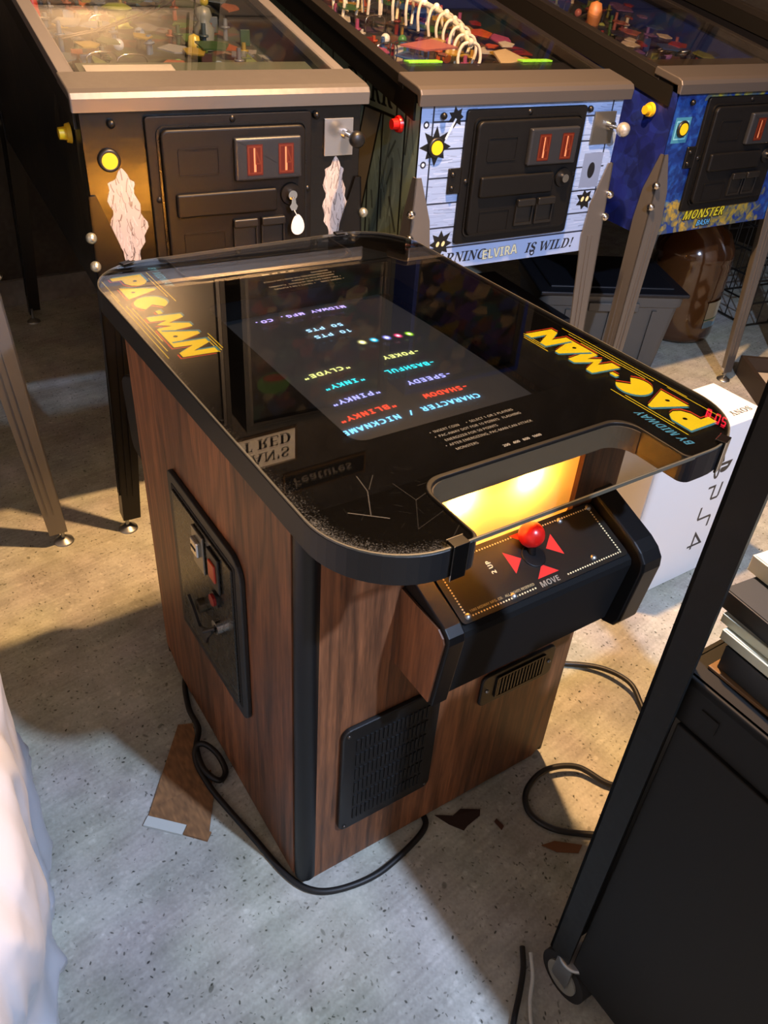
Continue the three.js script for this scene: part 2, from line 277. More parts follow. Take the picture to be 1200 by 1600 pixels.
// table top: board with notches, edge molding, printed sheet, screen, glass
(() => {
  const HX = 0.2795, HZ = 0.4065, R = 0.1;
  // outline in (x, s) with s = -z so that it lies upright after rotating onto the table
  const outline = (o, notch) => {
    const hx = HX - o, hz = HZ - o, r = R - o, pts = [];
    const arc = (cx, cy, a0, a1, rad, n = 14) => { for (let i = 0; i <= n; i++) { const a = a0 + (a1 - a0) * i / n; pts.push([cx + Math.cos(a) * rad, cy + Math.sin(a) * rad]); } };
    const P = Math.PI;
    arc(hx - r, hz - r, 0, P / 2, r); if (notch) notchSide(pts, hz, o, 1);
    arc(-hx + r, hz - r, P / 2, P, r); arc(-hx + r, -hz + r, P, 1.5 * P, r); if (notch) notchSide(pts, -hz, o, -1);
    arc(hx - r, -hz + r, 1.5 * P, 2 * P, r);
    return pts;
  };
  const NX = 0.146, ND = 0.1, NR = 0.028;
  function notchSide(pts, e, o, s) {   // s = 1: far edge walked toward -x, s = -1: near edge walked toward +x
    const nx = NX + o, d = ND + o, dir = -s; const q = [];
    q.push([-nx - 0.012, 0]);
    for (let i = 0; i <= 5; i++) { const a = Math.PI / 2 - i / 5 * Math.PI / 2; q.push([-nx - 0.012 + 0.012 * Math.cos(a), -0.012 + 0.012 * Math.sin(a)]); }
    const k = NR; for (let i = 0; i <= 8; i++) { const a = Math.PI + i / 8 * Math.PI / 2; q.push([-nx + k + k * Math.cos(a), -d + k + k * Math.sin(a)]); }
    const all = q.concat(q.map(([x, y]) => [-x, y]).reverse());
    for (const [x, y] of all) pts.push([x * dir, e + y * s]);
  }
  const WIN = (o) => rrect(-0.162 - o, 0.152 + o, -0.206 - o, 0.206 + o, 0.018);
  const flat = (g, y) => g.rotateX(-Math.PI / 2).translate(0, y, 0);
  mesh('table_top', flat(ext(poly(outline(0.003, true), [WIN(0.004)]), 0.03), 0.7362), blackSatin, at);
  mesh('edge_molding', flat(ext(poly(outline(0, true), [outline(0.003, true)]), 0.034, 0.0012), 0.736), moldBlack, at);
  // printed sheet
  const W = 1126, H = 1636, sc = W / (2 * HX);
  const art = canvasTex(W, H, (g) => {
    g.fillStyle = '#060606'; g.fillRect(0, 0, W, H);
    const X = (x) => (x + HX) * sc, Z = (z) => (z + HZ) * sc;
    const half = () => {
      // logo along the right end, reading away from the near edge
      g.save(); g.translate(X(0.2), Z(0.362)); g.rotate(-Math.PI / 2);   // now +x runs to -z, +y runs to +x (letter bottoms)
      const s = sc, U = (a) => a * s;
      g.lineWidth = 3; g.strokeStyle = '#d8c824';
      for (const [a, b, y] of [[-0.005, 0.12, -0.006], [0.02, 0.1, -0.001], [0.12, 0.24, 0.058], [0.11, 0.27, 0.063], [0.0, 0.09, 0.066], [0.06, 0.29, 0.069], [0.24, 0.29, -0.004], [0.25, 0.295, 0.0], [0.25, 0.3, 0.004]]) { g.beginPath(); g.moveTo(U(a), U(y)); g.lineTo(U(b), U(y)); g.stroke(); }
      const glyph = (pts, holes, ox) => {
        const path = (dx, dy) => { g.beginPath(); pts.forEach(([x, y], i) => { const a = U(ox + x) + dx, b = U(y) + dy; i ? g.lineTo(a, b) : g.moveTo(a, b); }); g.closePath(); for (const [hx, hy, r] of holes) { g.moveTo(U(ox + hx) + r, U(hy)); g.arc(U(ox + hx), U(hy), r, 0, 7, true); } };
        g.fillStyle = '#3f7f9a'; path(-7, -7); g.fill(); g.fillStyle = '#b8401f'; path(8, 9); g.fill(); g.fillStyle = '#000'; path(4, 4); g.fill();
        g.fillStyle = '#dfd024'; path(0, 0); g.fill('evenodd');
      };
      const T = 0.005, B = 0.052;
      glyph([[0, B], [0, T], [0.03, T], [0.04, 0.012], [0.043, 0.022], [0.039, 0.032], [0.028, 0.038], [0.013, 0.038], [0.013, B]], [[0.023, 0.021, 6]], 0.0);      // P
      glyph([[0, B], [0.02, T], [0.026, T], [0.046, B]], [[0.023, 0.038, 6]], 0.042);  // A
      const arcPts = []; for (let i = 0; i <= 20; i++) { const a = 0.62 + i / 20 * (2 * Math.PI - 1.24); arcPts.push([0.024 + Math.cos(a) * 0.024, 0.0285 + Math.sin(a) * 0.0235]); } arcPts.push([0.03, 0.0285]);
      glyph(arcPts, [], 0.088);                                                        // C
      glyph([[0, 0.026], [0.012, 0.026], [0.012, 0.033], [0, 0.033]], [], 0.142);      // hyphen
      glyph([[0, B], [0.006, T], [0.018, T], [0.029, 0.03], [0.04, T], [0.052, T], [0.058, B], [0.042, B], [0.04, 0.03], [0.03, B - 0.004], [0.02, 0.03], [0.016, B]], [], 0.158); // M
      glyph([[0, B], [0.018, T], [0.026, T], [0.044, B]], [[0.022, 0.038, 6]], 0.21);   // A
      glyph([[0, B], [0.004, T], [0.016, T], [0.032, 0.032], [0.034, T], [0.048, T], [0.044, B], [0.031, B], [0.016, 0.028], [0.013, B]], [], 0.25);  // N
      g.restore();
      g.save(); g.translate(X(0.186), Z(0.385)); g.rotate(-Math.PI / 2); g.fillStyle = '#4f9cc4'; g.font = 'italic bold 34px sans-serif'; g.fillText('BY MIDWAY', 0, 0, U(0.084)); g.restore();
      // instructions
      g.fillStyle = '#d6d2c6'; g.font = '12.5px sans-serif';
      const lines = ['•  INSERT COIN      •  SELECT 1 OR 2 PLAYERS', '•  PAC-AWAY DOT FOR 10 POINTS   FLASHING', '    ENERGIZER FOR 50 POINTS', '•  AFTER ENERGIZING, PAC-MAN CAN ATTACK', '    MONSTERS'];
      lines.forEach((t, i) => g.fillText(t, X(-0.078), Z(0.228 + i * 0.0102)));
      g.font = 'bold 12px sans-serif'; g.fillText('200   400   800   1600', X(-0.02), Z(0.288));
    };
    half(); g.save(); g.translate(W, H); g.rotate(Math.PI); half(); g.restore();
    // dried dust and chips along the worn left rim and near corner, scratches
    const rim = []; for (let i = 0; i <= 200; i++) { const z = -0.33 + i / 200 * 0.64; rim.push([-HX + 0.004, z]); }
    for (let i = 0; i <= 120; i++) { const a = Math.PI + i / 120 * -Math.PI / 2; rim.push([-HX + R + Math.cos(a) * (R - 0.004), HZ - R - Math.sin(a) * -(R - 0.004) * -1 * -1]); }
    for (const [x, z] of rim) {
      const wear = 0.25 + 0.75 * Math.max(0, samp(N16, z * 1.7 + 0.31, 0.3)); const nn = z > 0.24 ? 26 : 8 * wear;
      for (let k = 0; k < nn; k++) {
        const inn = (z > 0.24 ? rnd() * rnd() * 0.02 : rnd() * rnd() * 0.009), a = Math.atan2(z - (HZ - R), x - (-HX + R));
        const cx = z > HZ - R ? x - Math.cos(a) * inn : x + inn, cz = z > HZ - R ? z - Math.sin(a) * inn : z;
        const b = rr(90, 175); g.fillStyle = `rgba(${b | 0},${(b - 2) | 0},${(b - 8) | 0},${rr(0.12, 0.6)})`; g.fillRect(X(cx) + rr(-4, 4), Z(cz) + rr(-6, 6), rr(1, 3.2), rr(1, 3.2));
      }
    }
    g.lineCap = 'round';
    const scratch = (pts, w, a) => { g.strokeStyle = `rgba(200,192,176,${a})`; g.lineWidth = w; g.beginPath(); pts.forEach(([x, z], i) => (i ? g.lineTo(X(x), Z(z)) : g.moveTo(X(x), Z(z)))); g.stroke(); };
    scratch([[-0.196, 0.262], [-0.2, 0.29], [-0.218, 0.325]], 2.4, 0.55); scratch([[-0.18, 0.268], [-0.197, 0.288]], 2, 0.45); scratch([[-0.236, 0.312], [-0.205, 0.338]], 2.6, 0.7);
    scratch([[-0.17, 0.29], [-0.165, 0.325], [-0.135, 0.315]], 1.8, 0.35); scratch([[-0.165, 0.325], [-0.19, 0.365], [-0.15, 0.352]], 1.5, 0.3); scratch([[-0.15, 0.345], [-0.14, 0.37], [-0.17, 0.392]], 1.6, 0.3);
    for (let i = 0; i < 26; i++) { const x = rr(-0.24, -0.13), z = rr(0.27, 0.39); scratch([[x, z], [x + rr(-0.012, 0.012), z + rr(-0.012, 0.012)]], rr(0.7, 1.6), rr(0.1, 0.35)); }
    for (let i = 0; i < 260; i++) { const b = rr(80, 190) | 0; g.fillStyle = `rgba(${b},${b},${b - 6},${rr(0.1, 0.5)})`; g.fillRect(rr(0, W), rr(0, H), rr(0.8, 2), rr(0.8, 2)); }
  });
  const sheet = printed(poly(outline(0.0025, true), [WIN(0)]), 8);
  const sm = mesh('printed_sheet', flat(sheet, 0.7667), phys(0xffffff, 0.7, 0, { map: art, specularIntensity: 0 }), at, true);
  // screen below the window
  const scr = canvasTex(896, 1152, (g, w, h) => {
    g.fillStyle = '#090c11'; g.fillRect(0, 0, w, h);
    const tx = 32, ty = 32; g.font = 'bold 33px monospace';
    const put = (t, c, r, col) => { for (const [b, a] of [[26, 0.8], [5, 1]]) { g.shadowColor = col; g.shadowBlur = b; g.globalAlpha = a; g.fillStyle = col; [...t].forEach((ch, i) => { g.save(); g.translate((c + i) * tx, (r + 1) * ty - 4); g.scale(1.42, 0.98); g.fillText(ch, 0, 0); g.restore(); }); } g.globalAlpha = 1; g.shadowBlur = 0; };
    put('CHARACTER / NICKNAME', 7, 5, '#6fc4ff');
    put('-SHADOW', 7, 7, '#ff3b24'); put('"BLINKY"', 18, 7, '#ff3b24'); put('-SPEEDY', 7, 10, '#9c9cff'); put('"PINKY"', 18, 10, '#9c9cff');
    put('-BASHFUL', 7, 13, '#28d8e8'); put('"INKY"', 18, 13, '#28d8e8'); put('-POKEY', 7, 16, '#d9dc7c'); put('"CLYDE"', 18, 16, '#d9dc7c');
    put('10 PTS', 12, 24, '#9fd4ff'); put('50 PTS', 12, 26, '#9fd4ff'); put('MIDWAY MFG. CO.', 8, 31, '#b6a0ff');
    // soft coloured glows moving along the middle row
    [['#9ee02c', 5], ['#e83a6c', 6.9], ['#8d8cff', 8.8], ['#27b8ee', 10.9], ['#e0d788', 12.8]].forEach(([c, k]) => { const q = g.createRadialGradient(k * tx, 21 * ty, 2, k * tx, 21 * ty, 30); q.addColorStop(0, '#ffffff'); q.addColorStop(0.35, c); q.addColorStop(1, 'rgba(0,0,0,0)'); g.fillStyle = q; g.fillRect(k * tx - 34, 21 * ty - 34, 68, 68); });
  });
  const sg = new THREE.PlaneGeometry(0.29, 0.45, 24, 32); const pp = sg.attributes.position;
  for (let i = 0; i < pp.count; i++) { const x = pp.getX(i) / 0.145, y = pp.getY(i) / 0.225; pp.setZ(i, -0.006 * (x * x + y * y)); }
  sg.computeVertexNormals(); sg.rotateZ(Math.PI).rotateX(-Math.PI / 2).translate(-0.003, 0.741, -0.02);
  mesh('screen', sg, std(0x15191d, 0.35, 0, { emissive: 0xffffff, emissiveMap: scr, emissiveIntensity: 4.2 }), at, true);
  mesh('screen_bezel', [bx(-0.17, 0.162, 0.69, 0.724, -0.26, 0.215)], blackMatt, at);
  // glass and clips
  const gl = mesh('glass_top', flat(ext(poly(outline(0.0015, false)), 0.005), 0.7672), smokedGlass, at);
  mesh('glass_edge', flat(ext(poly(outline(0.0006, false), [outline(0.0026, false)]), 0.0046), 0.7674), std(0x4c4a40, 0.3), gl);
  const clip = (x, z, turn) => {
    const c = mesh('glass_clip', [rbx(-0.009, 0.009, 0.733, 0.774, 0, 0.0035, 0.001), rbx(-0.009, 0.009, 0.7725, 0.7745, -0.009, 0.0035, 0.0006)], std(0x101010, 0.25, 0.6), at);
    c.position.set(x, 0, z); c.rotation.y = turn;
    mesh('clip_rim', [bx(-0.0094, -0.0086, 0.733, 0.7748, 0.003, 0.0038), bx(-0.0094, 0.0094, 0.7738, 0.7748, -0.0094, -0.0084)], chrome, c);
  };
  clip(-0.172, HZ - 0.0005, 0); clip(0.212, 0.4005, 0.33); clip(-0.212, -0.4005, Math.PI + 0.33); clip(0.172, -HZ + 0.0005, Math.PI);
  // tan strip in each notch: panel light and dust painted onto the black edge
  for (const k of [1, -1]) { const a = [], b = []; notchSide(a, k * HZ, 0, k); notchSide(b, k * HZ, -0.0012, k); const A = a.slice(7, -7), B = b.slice(7, -7).reverse(); mesh('notch_glow_dust', flat(ext(poly(A.concat(B)), 0.0295), 0.7365), std(0x7a6a54, 0.7), at); }
})();

// ---------------------------------------------------------------- pinball machines
const SL = 0.2;   // slope of the glass
function legGeo(sx, sz) {   // angle-iron leg at a corner; sx, sz = outward directions
  const pr = [[0, 0.035], [0.04, 0.035], [0.052, 0.5], [0.055, 0.6], [0.046, 0.68], [0.014, 0.775], [0, 0.775]];
  const plate = () => ext(poly(pr), 0.0035);
  const ridge = [[0.026, 0.1], [0.03, 0.1], [0.036, 0.6], [0.03, 0.6]];
  const a = plate().translate(0, 0, 0), ar = ext(poly(ridge), 0.003).translate(0, 0, 0.0035), ar2 = ext(poly(ridge.map(([x, y]) => [x - 0.013, y])), 0.003).translate(0, 0, 0.0035);
  const b = plate().rotateY(Math.PI / 2).translate(0, 0, 0.0035), br = ext(poly(ridge), 0.003).rotateY(Math.PI / 2).translate(-0.003, 0, 0.0035), br2 = ext(poly(ridge.map(([x, y]) => [x - 0.013, y])), 0.003).rotateY(Math.PI / 2).translate(-0.003, 0, 0.0035);
  const g = join([a, ar, ar2, b, br, br2]);                        // front-left corner form: x inward +, z outward +
  const m = new THREE.Matrix4().makeScale(-sx, 1, sz);
  g.applyMatrix4(m);
  if (-sx * sz < 0) { const p = g.attributes.position.array, n = g.attributes.normal.array, u = g.attributes.uv.array; for (let i = 0; i < p.length; i += 9) for (let k = 0; k < 3; k++) { [p[i + 3 + k], p[i + 6 + k]] = [p[i + 6 + k], p[i + 3 + k]]; [n[i + 3 + k], n[i + 6 + k]] = [n[i + 6 + k], n[i + 3 + k]]; } void u; }
  return g;
}
const translites = {};
function pinball(o) {
  const t = thing('pinball_machine', o.label, 'pinball machine', [o.at[0], 0, o.at[1]], o.turn, 'pinball machines in a row');
  const B = 0.56, FT = 0.915, LEN = 1.3, HW = 0.28;
  const bodyM = phys(o.body, 0.5, 0, { specularIntensity: 0.5 });
  // cabinet
  const side = [[0, B], [0, FT], [-LEN, FT + SL * LEN], [-LEN, B + 0.05]];
  for (const s of [-1, 1]) {
    const sp = mesh('side_panel', prismX(side, s > 0 ? HW - 0.018 : -HW, s > 0 ? HW : -HW + 0.018), bodyM, t);
    if (o.sideArt) {
      const g = printed(poly(side.map(([z, y]) => [s > 0 ? -z : z, y]))); if (s > 0) g.rotateY(Math.PI / 2).translate(HW + 0.0012, 0, 0); else g.rotateY(-Math.PI / 2).translate(-HW - 0.0012, 0, 0);
      mesh('side_decal', g, std(0xffffff, o.sideRough ?? 0.42, 0, { map: o.sideArt, side: THREE.DoubleSide }), sp, true);
    }
  }
  mesh('bottom_panel', prismX([[-0.02, B + 0.001], [-0.02, B + 0.014], [-LEN, B + 0.064], [-LEN, B + 0.051]], -HW + 0.018, HW - 0.018), blackMatt, t);
  mesh('back_panel', bx(-HW + 0.018, HW - 0.018, B + 0.06, FT + SL * LEN - 0.01, -LEN, -LEN + 0.018), blackMatt, t);
  const fp = mesh('front_panel', bx(-HW + 0.018, HW - 0.018, B, FT, -0.018, 0), bodyM, t);
  mesh('front_decal', printed(poly([[-HW, B], [HW, B], [HW, FT], [-HW, FT]])).translate(0, 0, 0.0012), std(0xffffff, o.frontRough ?? 0.3, 0, { map: o.frontArt, bumpMap: o.bump || null, bumpScale: 0.0006 }), fp, true);
  // lockdown bar and rails
  const lb = [[0.014, 0.918], [0.016, 0.94], [0.011, 0.949], [-0.002, 0.954], [-0.08, 0.968], [-0.084, 0.962], [-0.084, 0.95], [0.0, 0.936], [0.004, 0.918]];
  mesh('lockdown_bar', prismX(lb, -HW - 0.014, HW + 0.014, 0.003), o.lockbar || steel, t);
  for (const s of [-1, 1]) {
    const x0 = s > 0 ? HW - 0.02 : -HW - 0.008, x1 = s > 0 ? HW + 0.008 : -HW + 0.02;
    const r = mesh('side_rail', prismX([[-0.07, FT + 0.022], [-0.07, FT + 0.045], [-LEN + 0.1, FT + 0.038 + SL * (LEN - 0.1)], [-LEN + 0.1, FT + 0.02 + SL * (LEN - 0.1)]].map(([z, y]) => [z, y]), x0, x1, 0.0015), o.railTop || steel, t);
    mesh('rail_skirt', prismX([[-0.02, FT - 0.03], [-0.02, FT + 0.022], [-LEN + 0.1, FT + 0.03 + SL * (LEN - 0.1)], [-LEN + 0.1, FT - 0.03 + SL * (LEN - 0.1)]], s > 0 ? HW + 0.002 : -HW - 0.007, s > 0 ? HW + 0.007 : -HW - 0.002), o.rail || steel, r);
  }
  const gy = (d) => FT + 0.03 + SL * d;
  mesh('playfield_glass', prismX([[-0.075, gy(0.075)], [-0.075, gy(0.075) + 0.003], [-LEN + 0.06, gy(LEN - 0.06) + 0.003], [-LEN + 0.06, gy(LEN - 0.06)]], -HW + 0.016, HW - 0.016), paneGlass, t);
  // playfield: slopes a little less than the glass
  const py = (d) => 0.865 + 0.165 * d;
  const pg = new THREE.PlaneGeometry(2 * HW - 0.04, LEN - 0.08); pg.rotateX(-Math.PI / 2); const q = pg.attributes.position; for (let i = 0; i < q.count; i++) { const d = LEN / 2 - q.getZ(i); q.setZ(i, -d); q.setY(i, py(d)); } pg.computeVertexNormals();
  const pf = mesh('playfield', pg, std(0xb4b4b4, 0.8, 0, { map: o.playArt, side: THREE.DoubleSide }), t, true);
  o.playfield(pf, py);
  // legs, levelling feet, bolts
  for (const [sx, sz, z] of [[-1, 1, 0], [1, 1, 0], [-1, -1, -LEN], [1, -1, -LEN]]) {
    const lg = mesh('leg', legGeo(sx, sz), o.leg, t); const k = 0.035;
    lg.position.set(sx * (HW + 0.005), 0, z + sz * 0.004);
    lg.rotation.set(0, 0, 0);
    const sh = lg.geometry.attributes.position; for (let i = 0; i < sh.count; i++) { const dy = Math.max(0, 0.6 - sh.getY(i)) / 0.6; sh.setX(i, sh.getX(i) + sx * k * dy); sh.setZ(i, sh.getZ(i) + sz * 0.012 * dy); }
    const fx = sx * (k - 0.012), fz = sz * (0.012 - 0.012);
    mesh('leveling_foot', [new THREE.CylinderGeometry(0.0045, 0.0045, 0.04, 10).translate(fx, 0.028, fz), lathe([[0.0001, 0.014], [0.009, 0.013], [0.014, 0.008], [0.022, 0.004], [0.023, 0]], 22).translate(fx, 0, fz)], zinc, lg);
    for (const y of [0.7, 0.645]) mesh('leg_bolt', ball(sx * 0.007, y, sz * 0.007, 0.0105, 14, 10), o.bolt || chrome, lg);
  }
  // coin door
  const cd = mesh('coin_door', ext(poly(rrect(-0.168, 0.166, 0.62, 0.908, 0.008)), 0.009, 0.002).translate(0, 0, 0.001), o.door || doorBlack, t), Z1 = 0.01;
  mesh('door_leaf', ext(poly(rrect(-0.144, 0.148, 0.642, 0.886, 0.014)), 0.013, 0.004).translate(0, 0, Z1), o.door || doorBlack, cd);
  const Z2 = Z1 + 0.013, ring = (x0, x1, y0, y1, r, w, z, d) => ext(poly(rrect(x0, x1, y0, y1, r), [rrect(x0 + w, x1 - w, y0 + w, y1 - w, Math.max(0.001, r - w))]), d).translate(0, 0, z);
  mesh('door_rim', [ring(-0.15, 0.154, 0.636, 0.892, 0.016, 0.004, 0.008, 0.006)], blackMetal, cd);
  mesh('panel_ridge', ring(-0.115, -0.035, 0.803, 0.853, 0.004, 0.0018, Z2 - 0.002, 0.0035), o.door || doorBlack, cd); mesh('panel_ridge', ring(-0.115, -0.03, 0.645, 0.695, 0.004, 0.0018, Z2 - 0.002, 0.0035), o.door || doorBlack, cd);
  mesh('step_bar', rbx(-0.126, 0.082, 0.727, 0.772, Z2 - 0.003, Z2 + 0.009, 0.005), o.door || doorBlack, cd);
  const ce = mesh('coin_entry', [ext(poly(rrect(-0.006, 0.134, 0.79, 0.869, 0.004)), 0.014, 0.005).translate(0, 0, Z2 - 0.002)], std(0x2a2c30, 0.4, 0.3), cd);
  const slotTex = translites.slot || (translites.slot = canvasTex(96, 160, (g, w, h) => { g.fillStyle = '#4a1204'; g.fillRect(0, 0, w, h); g.strokeStyle = '#5e2612'; g.lineWidth = 8; g.strokeRect(10, 12, w - 20, h - 24); g.fillStyle = '#c9825c'; g.fillRect(w * 0.42, 18, 14, h - 36); g.beginPath(); g.moveTo(w * 0.56, 26); g.lineTo(w * 0.84, h * 0.62); g.lineTo(w * 0.56, h * 0.62); g.closePath(); g.stroke(); }));
  for (const x of [0.034, 0.1]) mesh('coin_slot', printed(poly(rrect(x - 0.0165, x + 0.0165, 0.8, 0.857, 0.002))).translate(0, 0, Z2 + 0.0126), std(0xffffff, 0.35, 0, { map: slotTex, emissive: 0xffffff, emissiveMap: slotTex, emissiveIntensity: 0.05 }), ce, true);
  for (const x of [0.012, 0.072]) { const f = mesh('coin_return', [rbx(x - 0.026, x + 0.026, 0.7, 0.716, Z2 - 0.002, Z2 + 0.012, 0.003), rbx(x - 0.026, x - 0.022, 0.655, 0.702, Z2 - 0.002, Z2 + 0.006, 0.001), rbx(x + 0.022, x + 0.026, 0.655, 0.702, Z2 - 0.002, Z2 + 0.006, 0.001), bx(x - 0.023, x + 0.023, 0.655, 0.66, Z2 - 0.002, Z2 + 0.006)], blackPlastic, cd); mesh('return_flap', bx(x - 0.022, x + 0.022, 0.66, 0.7, Z2 - 0.001, Z2 + 0.002), std(0x060606, 0.5), f); }
  if (!o.noHinge) mesh('hinge', [rbx(-0.2, -0.166, 0.735, 0.79, 0.001, 0.008, 0.003), ball(-0.19, 0.777, 0.008, 0.006, 10, 8), ball(-0.19, 0.748, 0.008, 0.006, 10, 8)], blackMetal, cd);
  mesh('lock_boss', [new THREE.CylinderGeometry(0.021, 0.023, 0.006, 28).rotateX(Math.PI / 2).translate(0.113, 0.757, Z2 + 0.002)], o.door || doorBlack, cd);
  mesh('lock', new THREE.CylinderGeometry(0.0095, 0.0105, 0.014, 22).rotateX(Math.PI / 2).translate(0.113, 0.757, Z2 + 0.008), chrome, cd);
  for (const [x, y] of [[-0.227, 0.897], [0, 0.899], [0.178, 0.899], [-0.154, 0.76], [0.158, 0.76]]) mesh('carriage_bolt', ball(x, y, 0.006, 0.0075, 12, 8), std(0x2c2b2a, 0.35, 0.8), cd);
  // start button and shooter
  const sb = mesh('start_button', [new THREE.TorusGeometry(0.0165, 0.004, 10, 28).translate(0, 0, 0.004)], blackPlastic, t); sb.position.set(-0.238, 0.835, 0.001);
  mesh('button_cap', new THREE.CylinderGeometry(0.0145, 0.0145, 0.008, 24).rotateX(Math.PI / 2).translate(0, 0, 0.004), std(0xd8b81e, 0.3, 0, { emissive: 0xd0a000, emissiveIntensity: 0.12 }), sb);
  const sh = mesh('shooter_plate', rbx(0.197, 0.263, 0.82, 0.892, 0.001, 0.006, 0.0015), o.plate || chrome, t);
  mesh('shooter_rod', [rod([0.245, 0.862, 0.004], [0.245, 0.862, 0.045], 0.0045), rod([0.245, 0.862, 0.004], [0.245, 0.862, 0.018], 0.011, 0.009)], chrome, sh);
  mesh('shooter_knob', o.knob === 'ball' ? ball(0.245, 0.862, 0.056, 0.016) : lathe([[0.0001, 0.02], [0.01, 0.0195], [0.016, 0.013], [0.016, 0.003], [0.008, -0.008], [0.005, -0.01]]).rotateX(Math.PI / 2).translate(0.245, 0.862, 0.05), o.knob === 'ball' ? std(0xc9c4b8, 0.25, 0.7) : blackPlastic, sh);
  // flipper buttons
  for (const s of [-1, 1]) mesh('flipper_button', [new THREE.CylinderGeometry(0.016, 0.018, 0.008, 24).rotateZ(Math.PI / 2).translate(s * (HW + 0.01), 0.868, -0.075), new THREE.CylinderGeometry(0.0105, 0.012, 0.018, 22).rotateZ(Math.PI / 2).translate(s * (HW + 0.018), 0.868, -0.075)], o.flip, t);
  // backbox
  if (o.translite) {
    const y0 = 1.24, y1 = 1.99, z0 = -1.29, z1 = -1.05;
    const bb = mesh('backbox', [bx(-0.315, -0.297, y0, y1, z0, z1), bx(0.297, 0.315, y0, y1, z0, z1), bx(-0.297, 0.297, y1 - 0.02, y1, z0, z1), bx(-0.297, 0.297, y0, y0 + 0.12, z0, z1 - 0.012), bx(-0.297, 0.297, y0, y1, z0, z0 + 0.018), bx(-0.25, 0.25, 1.14, y0, z0, -1.18)], bodyM, t);
    mesh('back_glass', printed(poly([[-0.286, y0 + 0.13], [0.286, y0 + 0.13], [0.286, y1 - 0.03], [-0.286, y1 - 0.03]])).translate(0, 0, z1 - 0.03), std(o.dim ?? 0x7a7a7a, 0.3, 0, { map: o.translite, emissive: 0xffffff, emissiveMap: o.translite, emissiveIntensity: o.glow ?? 0.35 }), bb, true);
    mesh('glass_trim', [ext(poly([[-0.297, y0 + 0.12], [0.297, y0 + 0.12], [0.297, y1 - 0.02], [-0.297, y1 - 0.02]], [[[-0.284, y0 + 0.132], [-0.284, y1 - 0.032], [0.284, y1 - 0.032], [0.284, y0 + 0.132]]]), 0.02).translate(0, 0, z1 - 0.025)], blackPlastic, bb);
  }
  return t;
}
// painterly abstract print
function blotch(w, h, base, cols, n, r0, r1, extra) {
  return canvasTex(w, h, (g) => {
    g.fillStyle = base; g.fillRect(0, 0, w, h);
    for (let i = 0; i < n; i++) {
      g.fillStyle = cols[Math.floor(rnd() * cols.length)]; g.globalAlpha = rr(0.35, 0.95); g.beginPath(); const cx = rr(0, w), cy = rr(0, h), R = rr(r0, r1), k = 5 + Math.floor(rnd() * 5), a0 = rr(0, 6);
      for (let j = 0; j < k; j++) { const a = a0 + j / k * 6.283, q = R * rr(0.35, 1); j ? g.lineTo(cx + Math.cos(a) * q, cy + Math.sin(a) * q * 0.7) : g.moveTo(cx + Math.cos(a) * q, cy + Math.sin(a) * q * 0.7); }
      g.closePath(); g.fill();
    }
    g.globalAlpha = 1; if (extra) extra(g, w, h);
  });
}
const col = (c, r = 0.35, m = 0) => { const k = std(c, r, m); k.color.multiplyScalar(0.62); return k; };
